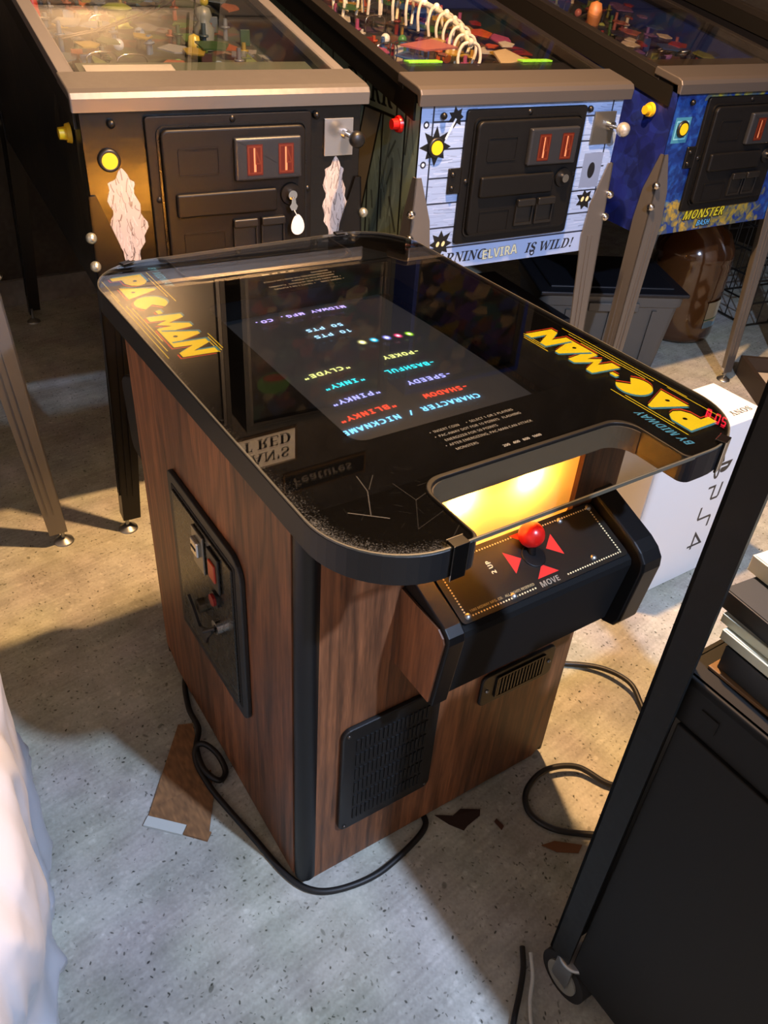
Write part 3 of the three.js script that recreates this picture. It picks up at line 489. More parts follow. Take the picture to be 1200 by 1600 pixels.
function commonField(pf, py, pal, n) {
  const s = (d, h) => py(d) + h;
  // apron
  mesh('apron', prismX([[-0.05, s(0.05, 0.002)], [-0.05, 0.936], [-0.19, 0.966], [-0.2, 0.955], [-0.2, s(0.2, 0.001)]], -0.24, 0.24), col(pal.apron, 0.4), pf);
  if (pal.card) mesh('instruction_card', new THREE.BoxGeometry(0.17, 0.0012, 0.034).rotateX(0.21).translate(-0.145, 0.962, -0.15), std(0x8f8c84, 0.6), pf);
  for (const k of [-1, 1]) {
    mesh('flipper', [rod([k * 0.085, s(0.17, 0.015), -0.17], [k * 0.025, s(0.14, 0.015), -0.14], 0.011, 0.007)], col(pal.flipper), pf);
    mesh('lane_guide', tube([[k * 0.2, s(0.34, 0.03), -0.34], [k * 0.2, s(0.25, 0.03), -0.25], [k * 0.1, s(0.18, 0.03), -0.185]], 0.003), chrome, pf);
    mesh('slingshot', ext(poly([[k * 0.105, 0.2], [k * 0.18, 0.25], [k * 0.175, 0.37]]), 0.02).rotateX(-Math.PI / 2).applyMatrix4(new THREE.Matrix4().makeShear(0, 0, 0, 0, 0, -0.165)).translate(0, 0.865 + 0.012, 0), col(pal.sling, 0.3), pf);
  }
  for (let i = 0; i < n; i++) {
    const x = rr(-0.24, 0.24), d = 0.3 + 0.8 * Math.pow(rnd(), 1.2), h = rr(0.02, 0.065), c = pal.cols[Math.floor(rnd() * pal.cols.length)];
    const kind = rnd();
    if (kind < 0.38) { const sh = []; const k = 5, a0 = rr(0, 6), R = rr(0.02, 0.055); for (let j = 0; j < k; j++) { const a = a0 + j / k * 6.283, q = R * rr(0.5, 1); sh.push([x + Math.cos(a) * q, Math.sin(a) * q]); } mesh('plastic_cover', ext(poly(sh), 0.003).rotateX(-Math.PI / 2 + 0.16).translate(0, s(d, h), -d), col(c, 0.25), pf); }
    else if (kind < 0.68) mesh('rubber_post', [rod([x, s(d, 0), -d], [x, s(d, h), -d], 0.006, 0.005, 10), new THREE.TorusGeometry(0.0085, 0.003, 6, 14).rotateX(Math.PI / 2).translate(x, s(d, h * 0.6), -d)], col(c, 0.35), pf);
    else if (kind < 0.8) mesh('drop_target', rbx(x - 0.012, x + 0.012, s(d, 0), s(d, 0.035), -d - 0.003, -d + 0.003, 0.001), col(c), pf);
    else if (kind < 0.9) mesh('lamp_dome', ball(x, s(d, 0.015), -d, 0.012, 12, 8), std(c, 0.2, 0, { emissive: c, emissiveIntensity: 0.5 }), pf);
    else mesh('wire_gate', tube([[x - 0.03, s(d, 0), -d], [x - 0.028, s(d, 0.045), -d], [x + 0.028, s(d, 0.045), -d - 0.01], [x + 0.03, s(d, 0), -d - 0.012]], 0.0018, false, 20, 6), chrome, pf);
  }
}
function bumper(pf, py, x, d, cap, skirt) {
  mesh('bumper', [lathe([[0.0001, 0.05], [0.02, 0.049], [0.034, 0.042], [0.036, 0.038], [0.026, 0.034], [0.02, 0.02], [0.026, 0.004], [0.034, 0]]).translate(x, py(d), -d)], col(cap, 0.3), pf); void skirt;
}
// machine with the black front
const decal = (g, cx, cy, w, h) => {   // pale mottled upright plant-like sticker, plain stand-in
  g.save(); g.translate(cx, cy); g.fillStyle = '#b4aba5'; g.beginPath();
  const N = 60; for (let i = 0; i < N; i++) { const a = i / N * 6.283, k = 0.8 + 0.2 * Math.sin(a * 9) * Math.sin(a * 4 + 1); const x = Math.cos(a) * w / 2 * k * (1 + 0.12 * Math.sin(a * 2)), y = Math.sin(a) * h / 2 * (0.94 + 0.06 * Math.sin(a * 7)); i ? g.lineTo(x, y) : g.moveTo(x, y); } g.closePath(); g.fill(); g.clip();
  for (let i = 0; i < 170; i++) { g.strokeStyle = rnd() < 0.6 ? `rgba(70,60,58,${rr(0.2, 0.7)})` : 'rgba(205,200,196,0.6)'; g.lineWidth = rr(1, 4); const x = rr(-w / 2, w / 2), y = rr(-h / 2, h / 2); g.beginPath(); g.moveTo(x, y); g.quadraticCurveTo(x + rr(-10, 10), y + rr(5, 25), x + rr(-14, 14), y + rr(15, 50)); g.stroke(); }
  g.restore();
};
const PX = (w) => (a) => a / 0.56 * w;   // metres along the front to pixels
const front1 = canvasTex(1024, 650, (g, w, h) => {
  g.fillStyle = '#0c0a08'; g.fillRect(0, 0, w, h); const X = PX(w), Y = (y) => (0.915 - y) / 0.355 * h;
  for (let i = 0; i < 500; i++) { g.fillStyle = 'rgba(40,32,24,0.25)'; g.fillRect(rr(0, w), rr(0, h), rr(1, 8), rr(1, 3)); }
  decal(g, X(0.062), Y(0.728), X(0.078), Y(0.63) - Y(0.815)); decal(g, X(0.506), Y(0.728), X(0.068), Y(0.63) - Y(0.812));
});
const vinylBump = dataTex(256, 1, (u, v) => { const b = cl(128 + (samp(N16, u, v) - 0.5) * 120 + (samp(N64, u, v) - 0.5) * 40); return [b, b, b]; }, false);
const side1 = blotch(1024, 512, '#0b0b08', ['#15140c', '#1d1c10', '#241f12', '#0c0f08', '#2a2416'], 220, 20, 90, (g, w, h) => { for (let i = 0; i < 220; i++) { const x = rr(0, w), y = rr(h * 0.1, h); g.strokeStyle = rnd() < 0.5 ? 'rgba(92,88,70,0.55)' : 'rgba(4,4,3,0.9)'; g.lineWidth = rr(2, 6); g.beginPath(); g.moveTo(x, y); g.quadraticCurveTo(x + rr(-20, 20), y - 60, x + rr(-50, 50), y - rr(60, 170)); g.stroke(); } });
const playCols1 = ['#26402a', '#50602f', '#7a4a22', '#2e4a66', '#8a8b8c', '#6a3020', '#3a4a30', '#1c2a20'];
const p1 = pinball({
  at: [0.121, -0.738], turn: -0.075, noHinge: true, label: 'pinball machine with plain black front, stainless bar and pale upright stickers', body: 0x0b0a09, frontArt: front1, frontRough: 0.26, bump: vinylBump, sideArt: side1, leg: std(0x0f0e0d, 0.35, 0.3), bolt: std(0xb8bcae, 0.3, 0.8), flip: yellowPlastic, rail: std(0x0c0d0a, 0.5), railTop: std(0x8f8b89, 0.42, 0.6),
  playArt: blotch(512, 1024, '#2b332c', playCols1, 420, 8, 60), plate: std(0xc9ccd0, 0.22, 0.9),
  translite: blotch(512, 512, '#0d1420', ['#1d3550', '#30281c', '#5a3020', '#20402c', '#66707c', '#8a5a30', '#101018'], 260, 10, 90), glow: 0.02, dim: 0x1c1c1c,
  playfield(pf, py) {
    commonField(pf, py, { card: true, apron: 0x50584a, flipper: 0xd8c83a, sling: 0x5d7040, cols: [0x4f6b3a, 0x8a4c2c, 0x486580, 0x7d8488, 0x8a7a30, 0x59666e, 0x2f4a2c, 0x3a4a50] }, 120);
    bumper(pf, py, -0.1, 0.78, 0xb0642c); bumper(pf, py, 0.03, 0.84, 0x3f6a8a); bumper(pf, py, -0.04, 0.66, 0x8a9a40);
    for (const [x, c] of [[-0.2, 0xb9a23a], [-0.15, 0xb9a23a]]) mesh('sign_flap', rbx(x - 0.022, x + 0.022, py(0.72) + 0.06, py(0.72) + 0.115, -0.722, -0.718, 0.001), col(c), pf);
    mesh('red_figure', lathe([[0.0001, 0.06], [0.008, 0.055], [0.011, 0.03], [0.014, 0]]).translate(-0.235, py(0.62) + 0.03, -0.62), col(0xb03420), pf);
    mesh('wire_ramp', [tube([[-0.22, py(0.4) + 0.05, -0.4], [-0.1, py(0.45) + 0.06, -0.45], [0.08, py(0.62) + 0.07, -0.6], [0.2, py(0.9) + 0.08, -0.85]], 0.0022, false, 60, 6), tube([[-0.22, py(0.4) + 0.05, -0.425], [-0.1, py(0.45) + 0.06, -0.475], [0.07, py(0.62) + 0.07, -0.63], [0.18, py(0.9) + 0.08, -0.87]], 0.0022, false, 60, 6)], chrome, pf);
    mesh('grey_figure', [lathe([[0.0001, 0.09], [0.015, 0.085], [0.02, 0.07], [0.013, 0.058], [0.024, 0.045], [0.02, 0]]).translate(0.12, py(0.5), -0.5)], col(0x77807a, 0.4), pf);
    mesh('yellow_figure', [lathe([[0.0001, 0.05], [0.012, 0.045], [0.016, 0.025], [0.01, 0]]).translate(0.075, py(0.44), -0.44)], col(0xb7a72c), pf);
    mesh('outlane_guide', tube([[0.14, py(0.25) + 0.03, -0.25], [0.19, py(0.27) + 0.035, -0.27], [0.235, py(0.2) + 0.03, -0.2]], 0.004), col(0xb8bd3c), pf);
  },
});
// hanging key with a white tag on the first machine's door
(() => {
  const k = mesh('door_key', [ext(poly([[0.109, 0.752], [0.117, 0.752], [0.118, 0.742], [0.122, 0.736], [0.118, 0.728], [0.108, 0.728], [0.104, 0.736], [0.108, 0.742]]), 0.002).translate(0, 0, 0.04), rod([0.113, 0.757, 0.02], [0.113, 0.75, 0.041], 0.003)], chrome, p1);
  const s = []; for (let i = 0; i < 20; i++) { const a = i / 20 * 6.283; s.push([0.122 + Math.sin(a) * 0.0145 * (1 - 0.25 * Math.cos(a)), 0.698 + Math.cos(a) * 0.021]); }
  mesh('key_tag', ext(poly(s), 0.0015), whitePlastic, k).position.z = 0.04;
  mesh('tag_thread', tube([[0.113, 0.73, 0.041], [0.117, 0.722, 0.042], [0.121, 0.716, 0.041]], 0.001, false, 12, 5), whitePlastic, k);
})();
// machine with the blue-grey plank front
const front2 = canvasTex(1024, 650, (g, w, h) => {
  const X = PX(w), Y = (y) => (0.915 - y) / 0.355 * h;
  g.fillStyle = '#8ba3cc'; g.fillRect(0, 0, w, h);
  for (let i = 0; i < 900; i++) { g.strokeStyle = rnd() < 0.5 ? `rgba(60,74,104,${rr(0.15, 0.5)})` : `rgba(190,208,240,${rr(0.15, 0.5)})`; g.lineWidth = rr(1, 4); const x = rr(0, w), y = rr(0, h); g.beginPath(); g.moveTo(x, y); g.quadraticCurveTo(x + 30, y + rr(-8, 8), x + rr(40, 120), y + rr(-6, 6)); g.stroke(); }
  g.strokeStyle = '#1a2233'; g.lineWidth = 6; for (const y of [0.885, 0.83, 0.77, 0.715, 0.66]) { g.beginPath(); g.moveTo(X(0.03), Y(y)); g.lineTo(X(0.54), Y(y) + 3); g.stroke(); }
  g.lineWidth = 7; g.beginPath(); g.moveTo(X(0.03), 0); g.lineTo(X(0.03), Y(0.62)); g.stroke(); g.beginPath(); g.moveTo(X(0.53), 0); g.lineTo(X(0.53), Y(0.62)); g.stroke();
  g.fillStyle = '#93aad2'; g.fillRect(0, Y(0.612), w, h - Y(0.612)); g.beginPath(); g.moveTo(0, Y(0.612)); g.lineTo(w, Y(0.612)); g.stroke();
  g.fillStyle = '#1a2233'; for (const [x, y] of [[0.014, 0.88], [0.014, 0.8], [0.014, 0.73], [0.546, 0.86], [0.546, 0.73], [0.36, 0.572], [0.52, 0.6], [0.03, 0.6]]) { g.beginPath(); g.arc(X(x), Y(y), 10, 0, 7); g.stroke(); g.fillStyle = '#c5d2ea'; g.beginPath(); g.arc(X(x), Y(y), 7, 0, 7); g.fill(); }
  // splintered hole round the start button, a painted bolt of splinters above it
  g.fillStyle = '#0b0d10'; const star = (cx, cy, R, k) => { g.beginPath(); for (let i = 0; i < 2 * k; i++) { const a = i / k * 3.1416, q = R * (i % 2 ? 0.62 : rr(0.9, 1.2)); i ? g.lineTo(cx + Math.cos(a) * q, cy + Math.sin(a) * q) : g.moveTo(cx + Math.cos(a) * q, cy + Math.sin(a) * q); } g.closePath(); g.fill(); };
  star(X(0.042), Y(0.835), X(0.036), 8); star(X(0.088), Y(0.893), X(0.02), 7); star(X(0.5), Y(0.69), X(0.026), 7); star(X(0.08), Y(0.622), X(0.03), 8);
  g.strokeStyle = '#c9d3de'; g.lineWidth = 9; g.beginPath(); g.moveTo(X(0.088), Y(0.89)); g.lineTo(X(0.066), Y(0.85)); g.stroke();
  g.fillStyle = '#6e7f9e'; g.fillRect(X(0.472), Y(0.8), X(0.06), Y(0.72) - Y(0.8)); g.fillStyle = '#10131a'; g.beginPath(); g.ellipse(X(0.502), Y(0.76), 20, 34, 0, 0, 7); g.fill();
  for (const [x, y] of [[0.073, 0.622], [0.088, 0.622], [0.493, 0.692], [0.508, 0.692]]) { g.fillStyle = '#d8cf9a'; g.beginPath(); g.ellipse(X(x), Y(y), 8, 12, 0.4, 0, 7); g.fill(); }
  g.fillStyle = '#10151f'; g.font = 'italic bold 62px serif'; g.fillText('WARNING:', X(0.035), Y(0.574)); g.fillText('IS WILD!', X(0.335), Y(0.574));
  g.fillStyle = '#e6dfb8'; g.strokeStyle = '#4a4630'; g.lineWidth = 3; g.font = 'bold 58px sans-serif'; g.save(); g.translate(X(0.205), Y(0.571)); g.rotate(-0.05); g.strokeText('ELVIRA', 0, 0, X(0.13)); g.fillText('ELVIRA', 0, 0, X(0.13)); g.restore();
});
const side2 = canvasTex(1024, 512, (g, w, h) => {
  g.fillStyle = '#71857a'; g.fillRect(0, 0, w, h);
  for (let i = 0; i < 500; i++) { g.strokeStyle = rnd() < 0.6 ? `rgba(20,24,20,${rr(0.2, 0.6)})` : `rgba(160,180,164,${rr(0.1, 0.4)})`; g.lineWidth = rr(2, 7); const x = rr(0, w), y = rr(0, h); g.beginPath(); g.moveTo(x, y); g.lineTo(x + rr(-30, 30), y + rr(20, 90)); g.stroke(); }
  const X = (d) => w - d / 1.3 * w, Y = (y) => (1.175 - y) / (1.175 - 0.56) * h;   // seen on the left side: the front is at the right
  g.strokeStyle = '#10130f'; g.lineWidth = 5; for (const [a, b] of [[0.0, 0.06], [0.16, 0.22]]) { g.strokeRect(X(b), 0, X(a) - X(b), h); }
  g.save(); g.translate(X(0.26), Y(0.7)); g.rotate(0.3); g.fillStyle = '#7a705a'; g.fillRect(-34, -h, 60, h * 1.6); g.strokeRect(-34, -h, 60, h * 1.6); g.restore();
  g.fillStyle = '#7d8f80'; g.fillRect(X(0.42), Y(0.965), X(0.1) - X(0.42), Y(0.875) - Y(0.965)); g.strokeRect(X(0.42), Y(0.965), X(0.1) - X(0.42), Y(0.875) - Y(0.965));
  g.fillStyle = '#121512'; g.font = 'bold 62px serif'; g.fillText('DARK', X(0.34), Y(0.89), X(0.12) - X(0.34));
  g.fillStyle = '#3a3428'; for (const [d, y] of [[0.33, 0.78], [0.5, 0.7]]) { g.beginPath(); g.moveTo(X(d), Y(y + 0.06)); g.lineTo(X(d - 0.05), Y(y)); g.lineTo(X(d), Y(y - 0.06)); g.lineTo(X(d + 0.05), Y(y)); g.closePath(); g.fill(); g.stroke(); }
});
const bone = std(0xd9d2bd, 0.45);
pinball({
  at: [0.797, -0.645], turn: -0.067, label: 'pinball machine with blue-grey planks and a painted warning on its front', body: 0x14181a, frontArt: front2, frontRough: 0.42, sideArt: side2, leg: steel, flip: red, knob: 'ball', rail: std(0x1b1a17, 0.4, 0.4), railTop: darkSteel, lockbar: std(0x6c6661, 0.42, 0.7), door: phys(0x0a0a0a, 0.66, 0, { roughnessMap: scuff, specularIntensity: 0.5 }), plate: std(0x8d8d88, 0.32, 0.9),
  playArt: blotch(512, 1024, '#221d1c', ['#5a3a24', '#7a3020', '#2a3648', '#8a6a2c', '#3a3a40', '#a0988a', '#1c1a22', '#4c2a50'], 420, 8, 55),
  translite: blotch(512, 512, '#120e12', ['#4a2030', '#203050', '#6a4a20', '#80765c', '#1a3a2c', '#702818', '#0a0a10'], 300, 10, 80, (g, w, h) => { g.fillStyle = '#3f6a2e'; g.beginPath(); g.ellipse(90, 130, 62, 40, -0.1, 0, 7); g.fill(); g.fillStyle = '#7a3020'; g.beginPath(); g.ellipse(95, 150, 46, 14, -0.1, 0, 7); g.fill(); }), glow: 0.16,
  playfield(pf, py) {
    commonField(pf, py, { apron: 0x1c1b1c, flipper: 0x9fe03c, sling: 0x8a4a24, cols: [0xb85024, 0xb8902c, 0x30558a, 0xc9c2b0, 0x7a1f1a, 0x3d6a30, 0x2a2a38, 0xa34a70] }, 130);
    for (const k of [-1, 1]) mesh('lit_strip', rbx(k * 0.16 - 0.045, k * 0.16 + 0.045, 0.967, 0.971, -0.215, -0.19, 0.001), std(0x8fd83a, 0.4, 0, { emissive: 0x6fc81a, emissiveIntensity: 0.35 }), pf);
    // bone ramp: a bent spine carrying rib hoops
    const c = new THREE.CatmullRomCurve3([[-0.16, 0.12, -0.66], [-0.06, 0.125, -0.66], [0.02, 0.12, -0.6], [0.07, 0.11, -0.52], [0.075, 0.1, -0.42], [0.055, 0.085, -0.33]].map(([x, y, z]) => V(x, py(-z) + y - 0.02, z)));
    mesh('bone_spine', new THREE.TubeGeometry(c, 60, 0.0065, 8), bone, pf);
    for (let i = 0; i < 13; i++) {
      const u = 0.02 + i / 12 * 0.97, p = c.getPointAt(u), tg = c.getTangentAt(u), n = V(-tg.z, 0, tg.x).normalize(), w = 0.03;
      const pt = (a, dy) => V(p.x + n.x * a, p.y + dy, p.z + n.z * a);
      mesh('bone_rib', [tube([pt(0, 0.006), pt(w * 0.7, -0.002), pt(w, -0.03), pt(w * 0.75, -0.062)], 0.0042, false, 16, 7), tube([pt(0, 0.006), pt(-w * 0.7, -0.002), pt(-w, -0.03), pt(-w * 0.75, -0.062)], 0.0042, false, 16, 7), ball(p.x, p.y + 0.006, p.z, 0.0085, 10, 8)], bone, pf);
    }
    mesh('red_ramp', ext(poly([[-0.17, 0.3], [-0.06, 0.34], [-0.02, 0.28], [-0.12, 0.26]]), 0.004).rotateX(-Math.PI / 2 + 0.16).translate(0, py(0) + 0.075, 0), col(0xb86a62, 0.3), pf);
    mesh('card_ramp', ext(poly([[0.06, 0.2], [0.16, 0.24], [0.15, 0.32], [0.1, 0.3]]), 0.004).rotateX(-Math.PI / 2 + 0.16).translate(0, py(0) + 0.06, 0), col(0xc9b48c, 0.4), pf);
    bumper(pf, py, -0.12, 0.8, 0x7a2a20); bumper(pf, py, 0.12, 0.7, 0x304a80); bumper(pf, py, 0.17, 0.55, 0x8a6a34);
  },
});
// machine with the blue and yellow front
const front3 = canvasTex(1024, 650, (g, w, h) => {
  const X = PX(w), Y = (y) => (0.915 - y) / 0.355 * h;
  g.fillStyle = '#16357c'; g.fillRect(0, 0, w, h);
  for (let i = 0; i < 1500; i++) { const x = rr(0, w), y = rr(0, h); g.fillStyle = y > h * 0.75 && x > w * 0.1 && x < w * 0.85 ? (rnd() < 0.6 ? 'rgba(200,160,40,0.4)' : 'rgba(120,110,60,0.3)') : y < h * 0.12 && x > w * 0.2 ? 'rgba(190,170,40,0.35)' : rnd() < 0.5 ? 'rgba(12,28,80,0.35)' : 'rgba(40,96,170,0.3)'; g.beginPath(); g.ellipse(x, y, rr(8, 34), rr(6, 20), rr(0, 3), 0, 7); g.fill(); }
  g.fillStyle = '#3d7e96'; g.fillRect(X(0.012), Y(0.862), X(0.058), Y(0.8) - Y(0.862)); g.strokeStyle = '#7fc0cc'; g.lineWidth = 6; g.strokeRect(X(0.02), Y(0.852), X(0.042), Y(0.81) - Y(0.852));
  g.font = 'italic bold 66px sans-serif'; g.lineJoin = 'round'; g.lineWidth = 12; g.strokeStyle = '#2a2410'; g.save(); g.translate(X(0.14), Y(0.592)); g.strokeText('MONSTER', 0, 0, X(0.25)); g.fillStyle = '#e6d02c'; g.fillText('MONSTER', 0, 0, X(0.25)); g.restore();
  g.font = 'italic bold 40px sans-serif'; g.strokeText('BASH', X(0.205), Y(0.57)); g.fillStyle = '#5db4e8'; g.fillText('BASH', X(0.205), Y(0.57));
});
const side3 = canvasTex(1024, 512, (g, w, h) => {
  g.fillStyle = '#1a2668'; g.fillRect(0, 0, w, h);
  for (let i = 0; i < 1300; i++) { const x = rr(0, w), y = rr(0, h), u = x / w; g.fillStyle = u < 0.45 ? ['rgba(150,70,120,0.4)', 'rgba(190,80,60,0.4)', 'rgba(110,60,150,0.4)', 'rgba(200,110,90,0.35)'][i % 4] : u < 0.72 ? ['rgba(80,50,150,0.4)', 'rgba(50,40,120,0.4)', 'rgba(110,60,140,0.3)'][i % 3] : ['rgba(20,30,110,0.4)', 'rgba(10,18,60,0.4)', 'rgba(30,50,140,0.35)'][i % 3]; g.beginPath(); g.ellipse(x, y, rr(10, 46), rr(8, 26), rr(0, 3), 0, 7); g.fill(); }
  g.strokeStyle = 'rgba(230,214,200,0.8)'; for (let i = 0; i < 16; i++) { g.lineWidth = rr(3, 7); const a = i / 16 * 6.28; g.beginPath(); g.moveTo(w * 0.3, h * 0.3); g.quadraticCurveTo(w * 0.3 + Math.cos(a) * 40, h * 0.3 + Math.sin(a) * 20 - 20, w * 0.3 + Math.cos(a) * 80, h * 0.3 + Math.sin(a) * 40); g.stroke(); }
  // plain striped stand-in for a painted motif
  const X = (d) => w - d / 1.3 * w, Y = (y) => (1.175 - y) / (1.175 - 0.56) * h;
  g.fillStyle = '#b08452'; g.beginPath(); g.ellipse(X(0.3), Y(0.74), 40, 70, 0.25, 0, 7); g.fill(); g.fillStyle = '#5f7fae'; for (let k = 0; k < 6; k++) { g.beginPath(); g.ellipse(X(0.29), Y(0.84 + k * 0.022), 42 - k * 2, 8, 0.1, 0, 7); g.fill(); }
});
const spec3 = {
  at: [1.573, -0.633], turn: -0.035, label: 'pinball machine with blue front and yellow lettering under its coin door', body: 0x101c48, frontArt: front3, frontRough: 0.36, sideArt: side3, leg: steel, flip: std(0xe0a81c, 0.35), rail: std(0x1d1b17, 0.4, 0.4), railTop: darkSteel, lockbar: std(0x6c6661, 0.42, 0.7), door: phys(0x0a0a0b, 0.66, 0, { roughnessMap: scuff, specularIntensity: 0.5 }), plate: std(0x6d6d68, 0.32, 0.9),
  playArt: blotch(512, 1024, '#1c1a1c', ['#3a3032', '#502a28', '#2a2c48', '#6a5a44', '#343a34', '#78322c', '#1c1a22'], 420, 8, 55),
  translite: blotch(512, 512, '#0c0f1c', ['#203060', '#5a4a20', '#502018', '#806a4c', '#1a3a3c', '#382050', '#0a0a10'], 300, 10, 80), glow: 0.12,
  playfield(pf, py) {
    commonField(pf, py, { apron: 0x3a3020, flipper: 0xc9c4b0, sling: 0x704030, cols: [0x8a4a3c, 0x6a6a30, 0x30456a, 0xb8a890, 0x8a2a24, 0x3d5a30, 0x2a2a38, 0x6a4a70] }, 120);
    mesh('orange_head', lathe([[0.0001, 0.1], [0.016, 0.094], [0.022, 0.07], [0.018, 0.04], [0.008, 0.02], [0.006, 0]]).translate(-0.12, py(0.52) + 0.02, -0.52), col(0xb0703c, 0.5), pf);
    mesh('wire_ramp', tube([[-0.22, py(0.5) + 0.05, -0.5], [-0.1, py(0.6) + 0.06, -0.6], [0.1, py(0.7) + 0.06, -0.7]], 0.003, false, 40, 6), chrome, pf);
    for (let i = 0; i < 3; i++) mesh('chrome_ring', new THREE.TorusGeometry(0.02, 0.004, 8, 22).rotateX(1.2).translate(0.02 + i * 0.012, py(0.36) + 0.04, -0.36 + i * 0.03), chrome, pf);
    bumper(pf, py, -0.08, 0.8, 0x4a2a50); bumper(pf, py, 0.1, 0.75, 0x803a30);
  },
};
pinball(spec3);
const bare = (o) => ({ body: 0x0d0d10, leg: steel, flip: red, rail: std(0x1d1b17, 0.4, 0.4), railTop: darkSteel, frontArt: blotch(256, 160, '#0c0c0f', ['#14161c', '#101216', '#1a1c22'], 60, 10, 50), playfield(pf, py) { commonField(pf, py, { apron: 0x2a2a2a, flipper: 0xc9c4b0, sling: 0x504040, cols: [0x6a4a3c, 0x5a5a40, 0x30455a, 0xa8a090] }, 40); }, playArt: spec3.playArt, ...o });
pinball(bare({ at: [2.56, -0.66], turn: 0.0, label: 'pinball machine furthest to the right, mostly outside the picture', translite: spec3.translite, glow: 0.12 }));
pinball(bare({ at: [-0.64, -0.79], turn: -0.02, label: 'pinball machine at the left edge, only its steel legs showing' }));

// ---------------------------------------------------------------- things under and beside the machines
(() => {   // grey storage tote with dark lid
  const t = thing('storage_tote', 'grey plastic storage tote with dark lid under the blue pinball machine', 'storage bin', [1.6, 0, -1.03], -0.48);
  const grey = std(0x55534f, 0.5);
  const W = 0.25, D = 0.18, h = 0.27, k = 0.86;
  const ring = (s, y, r) => rrect(-W * s, W * s, -D * s, D * s, r).map(([x, z]) => V(x, y, z));
  const levels = [ring(k, 0, 0.03), ring(k, 0.004, 0.03), ring(0.96, h - 0.04, 0.035), ring(0.99, h - 0.036, 0.035), ring(1.0, h, 0.035), ring(0.94, h, 0.03), ring(0.93, h - 0.04, 0.03), ring(k - 0.03, 0.01, 0.03)];
  const pos = [], idx = [], n = levels[0].length; levels.forEach((l) => l.forEach((p) => pos.push(p.x, p.y, p.z)));
  for (let i = 0; i < levels.length - 1; i++) for (let j = 0; j < n; j++) { const a = i * n + j, b = i * n + (j + 1) % n; idx.push(a, a + n, b, b, a + n, b + n); }
  const last = (levels.length - 1) * n; for (let j = 1; j < n - 1; j++) { idx.push(last, last + j + 1, last + j); idx.push(0, j, j + 1); }
  const g = new THREE.BufferGeometry(); g.setAttribute('position', new THREE.Float32BufferAttribute(pos, 3)); g.setIndex(idx); const gg = toCreasedNormals(g, 0.6); gg.setAttribute('uv', new THREE.Float32BufferAttribute(new Float32Array(gg.attributes.position.count * 2), 2));
  const gm = grey.clone(); gm.side = THREE.DoubleSide; mesh('bin', gg, gm, t);
  mesh('handle_lip', [rbx(-W * 0.35, W * 0.35, h - 0.05, h - 0.02, D, D + 0.012, 0.004), rbx(W, W + 0.012, h - 0.05, h - 0.02, -D * 0.5, D * 0.5, 0.004)], grey, t);
  for (const x of [-0.15, 0, 0.15]) mesh('rib', prismX([[D * 0.865, 0.02], [D * 0.95, h - 0.05], [D * 0.95 + 0.008, h - 0.05], [D * 0.865 + 0.008, 0.02]], x - 0.008, x + 0.008), grey, t);
  mesh('lid', [rbx(-W - 0.006, W + 0.006, h - 0.002, h + 0.012, -D - 0.006, D + 0.006, 0.005), rbx(-W * 0.86, W * 0.86, h + 0.01, h + 0.02, -D * 0.82, D * 0.82, 0.005)], std(0x14161c, 0.45), t);
})();
(() => {   // dark box further left under the plank machine
  const t = thing('storage_tote', 'dark blue-black storage tote under the plank-front pinball machine', 'storage bin', [0.98, 0, -1.0], -0.1);
  const m = std(0x171b22, 0.55);
  mesh('bin', prismX([[0.18, 0], [0.2, 0.27], [-0.2, 0.27], [-0.18, 0]], -0.24, 0.24, 0.006), m, t);
  mesh('lid', [rbx(-0.255, 0.255, 0.268, 0.288, -0.212, 0.212, 0.006), rbx(-0.21, 0.21, 0.284, 0.296, -0.17, 0.17, 0.005)], std(0x101318, 0.5), t);
})();
(() => {   // big jug
  const t = thing('water_jug', 'dark amber water jug with a pale label under the blue pinball machine', 'jug', [2.05, 0, -1.0]);
  const am = phys(0x4a2c14, 0.12, 0, { clearcoat: 0.6 });
  mesh('bottle', lathe([[0.0001, 0], [0.12, 0], [0.138, 0.01], [0.142, 0.03], [0.142, 0.16], [0.136, 0.17], [0.142, 0.18], [0.142, 0.29], [0.136, 0.3], [0.142, 0.31], [0.138, 0.34], [0.11, 0.39], [0.06, 0.425], [0.035, 0.435], [0.032, 0.47]], 48), am, t);
  mesh('cap', lathe([[0.034, 0.465], [0.037, 0.468], [0.037, 0.495], [0.03, 0.5], [0.0001, 0.5]]), std(0x20304a, 0.5), t);
  const lt = canvasTex(256, 256, (g, w, h) => { g.fillStyle = '#a9a795'; g.fillRect(0, 0, w, h); g.fillStyle = '#6f93ad'; g.beginPath(); g.moveTo(0, 200); g.quadraticCurveTo(60, 170, 128, 205); g.quadraticCurveTo(190, 235, 256, 195); g.lineTo(256, 256); g.lineTo(0, 256); g.fill(); g.fillStyle = '#3f6a52'; g.fillRect(0, 165, 256, 14); });
  const lg = new THREE.CylinderGeometry(0.1432, 0.1432, 0.1, 24, 1, true, -0.15, 0.75).translate(0, 0.115, 0);
  mesh('paper_label', lg, std(0xffffff, 0.6, 0, { map: lt, side: THREE.DoubleSide }), t, true);
})();
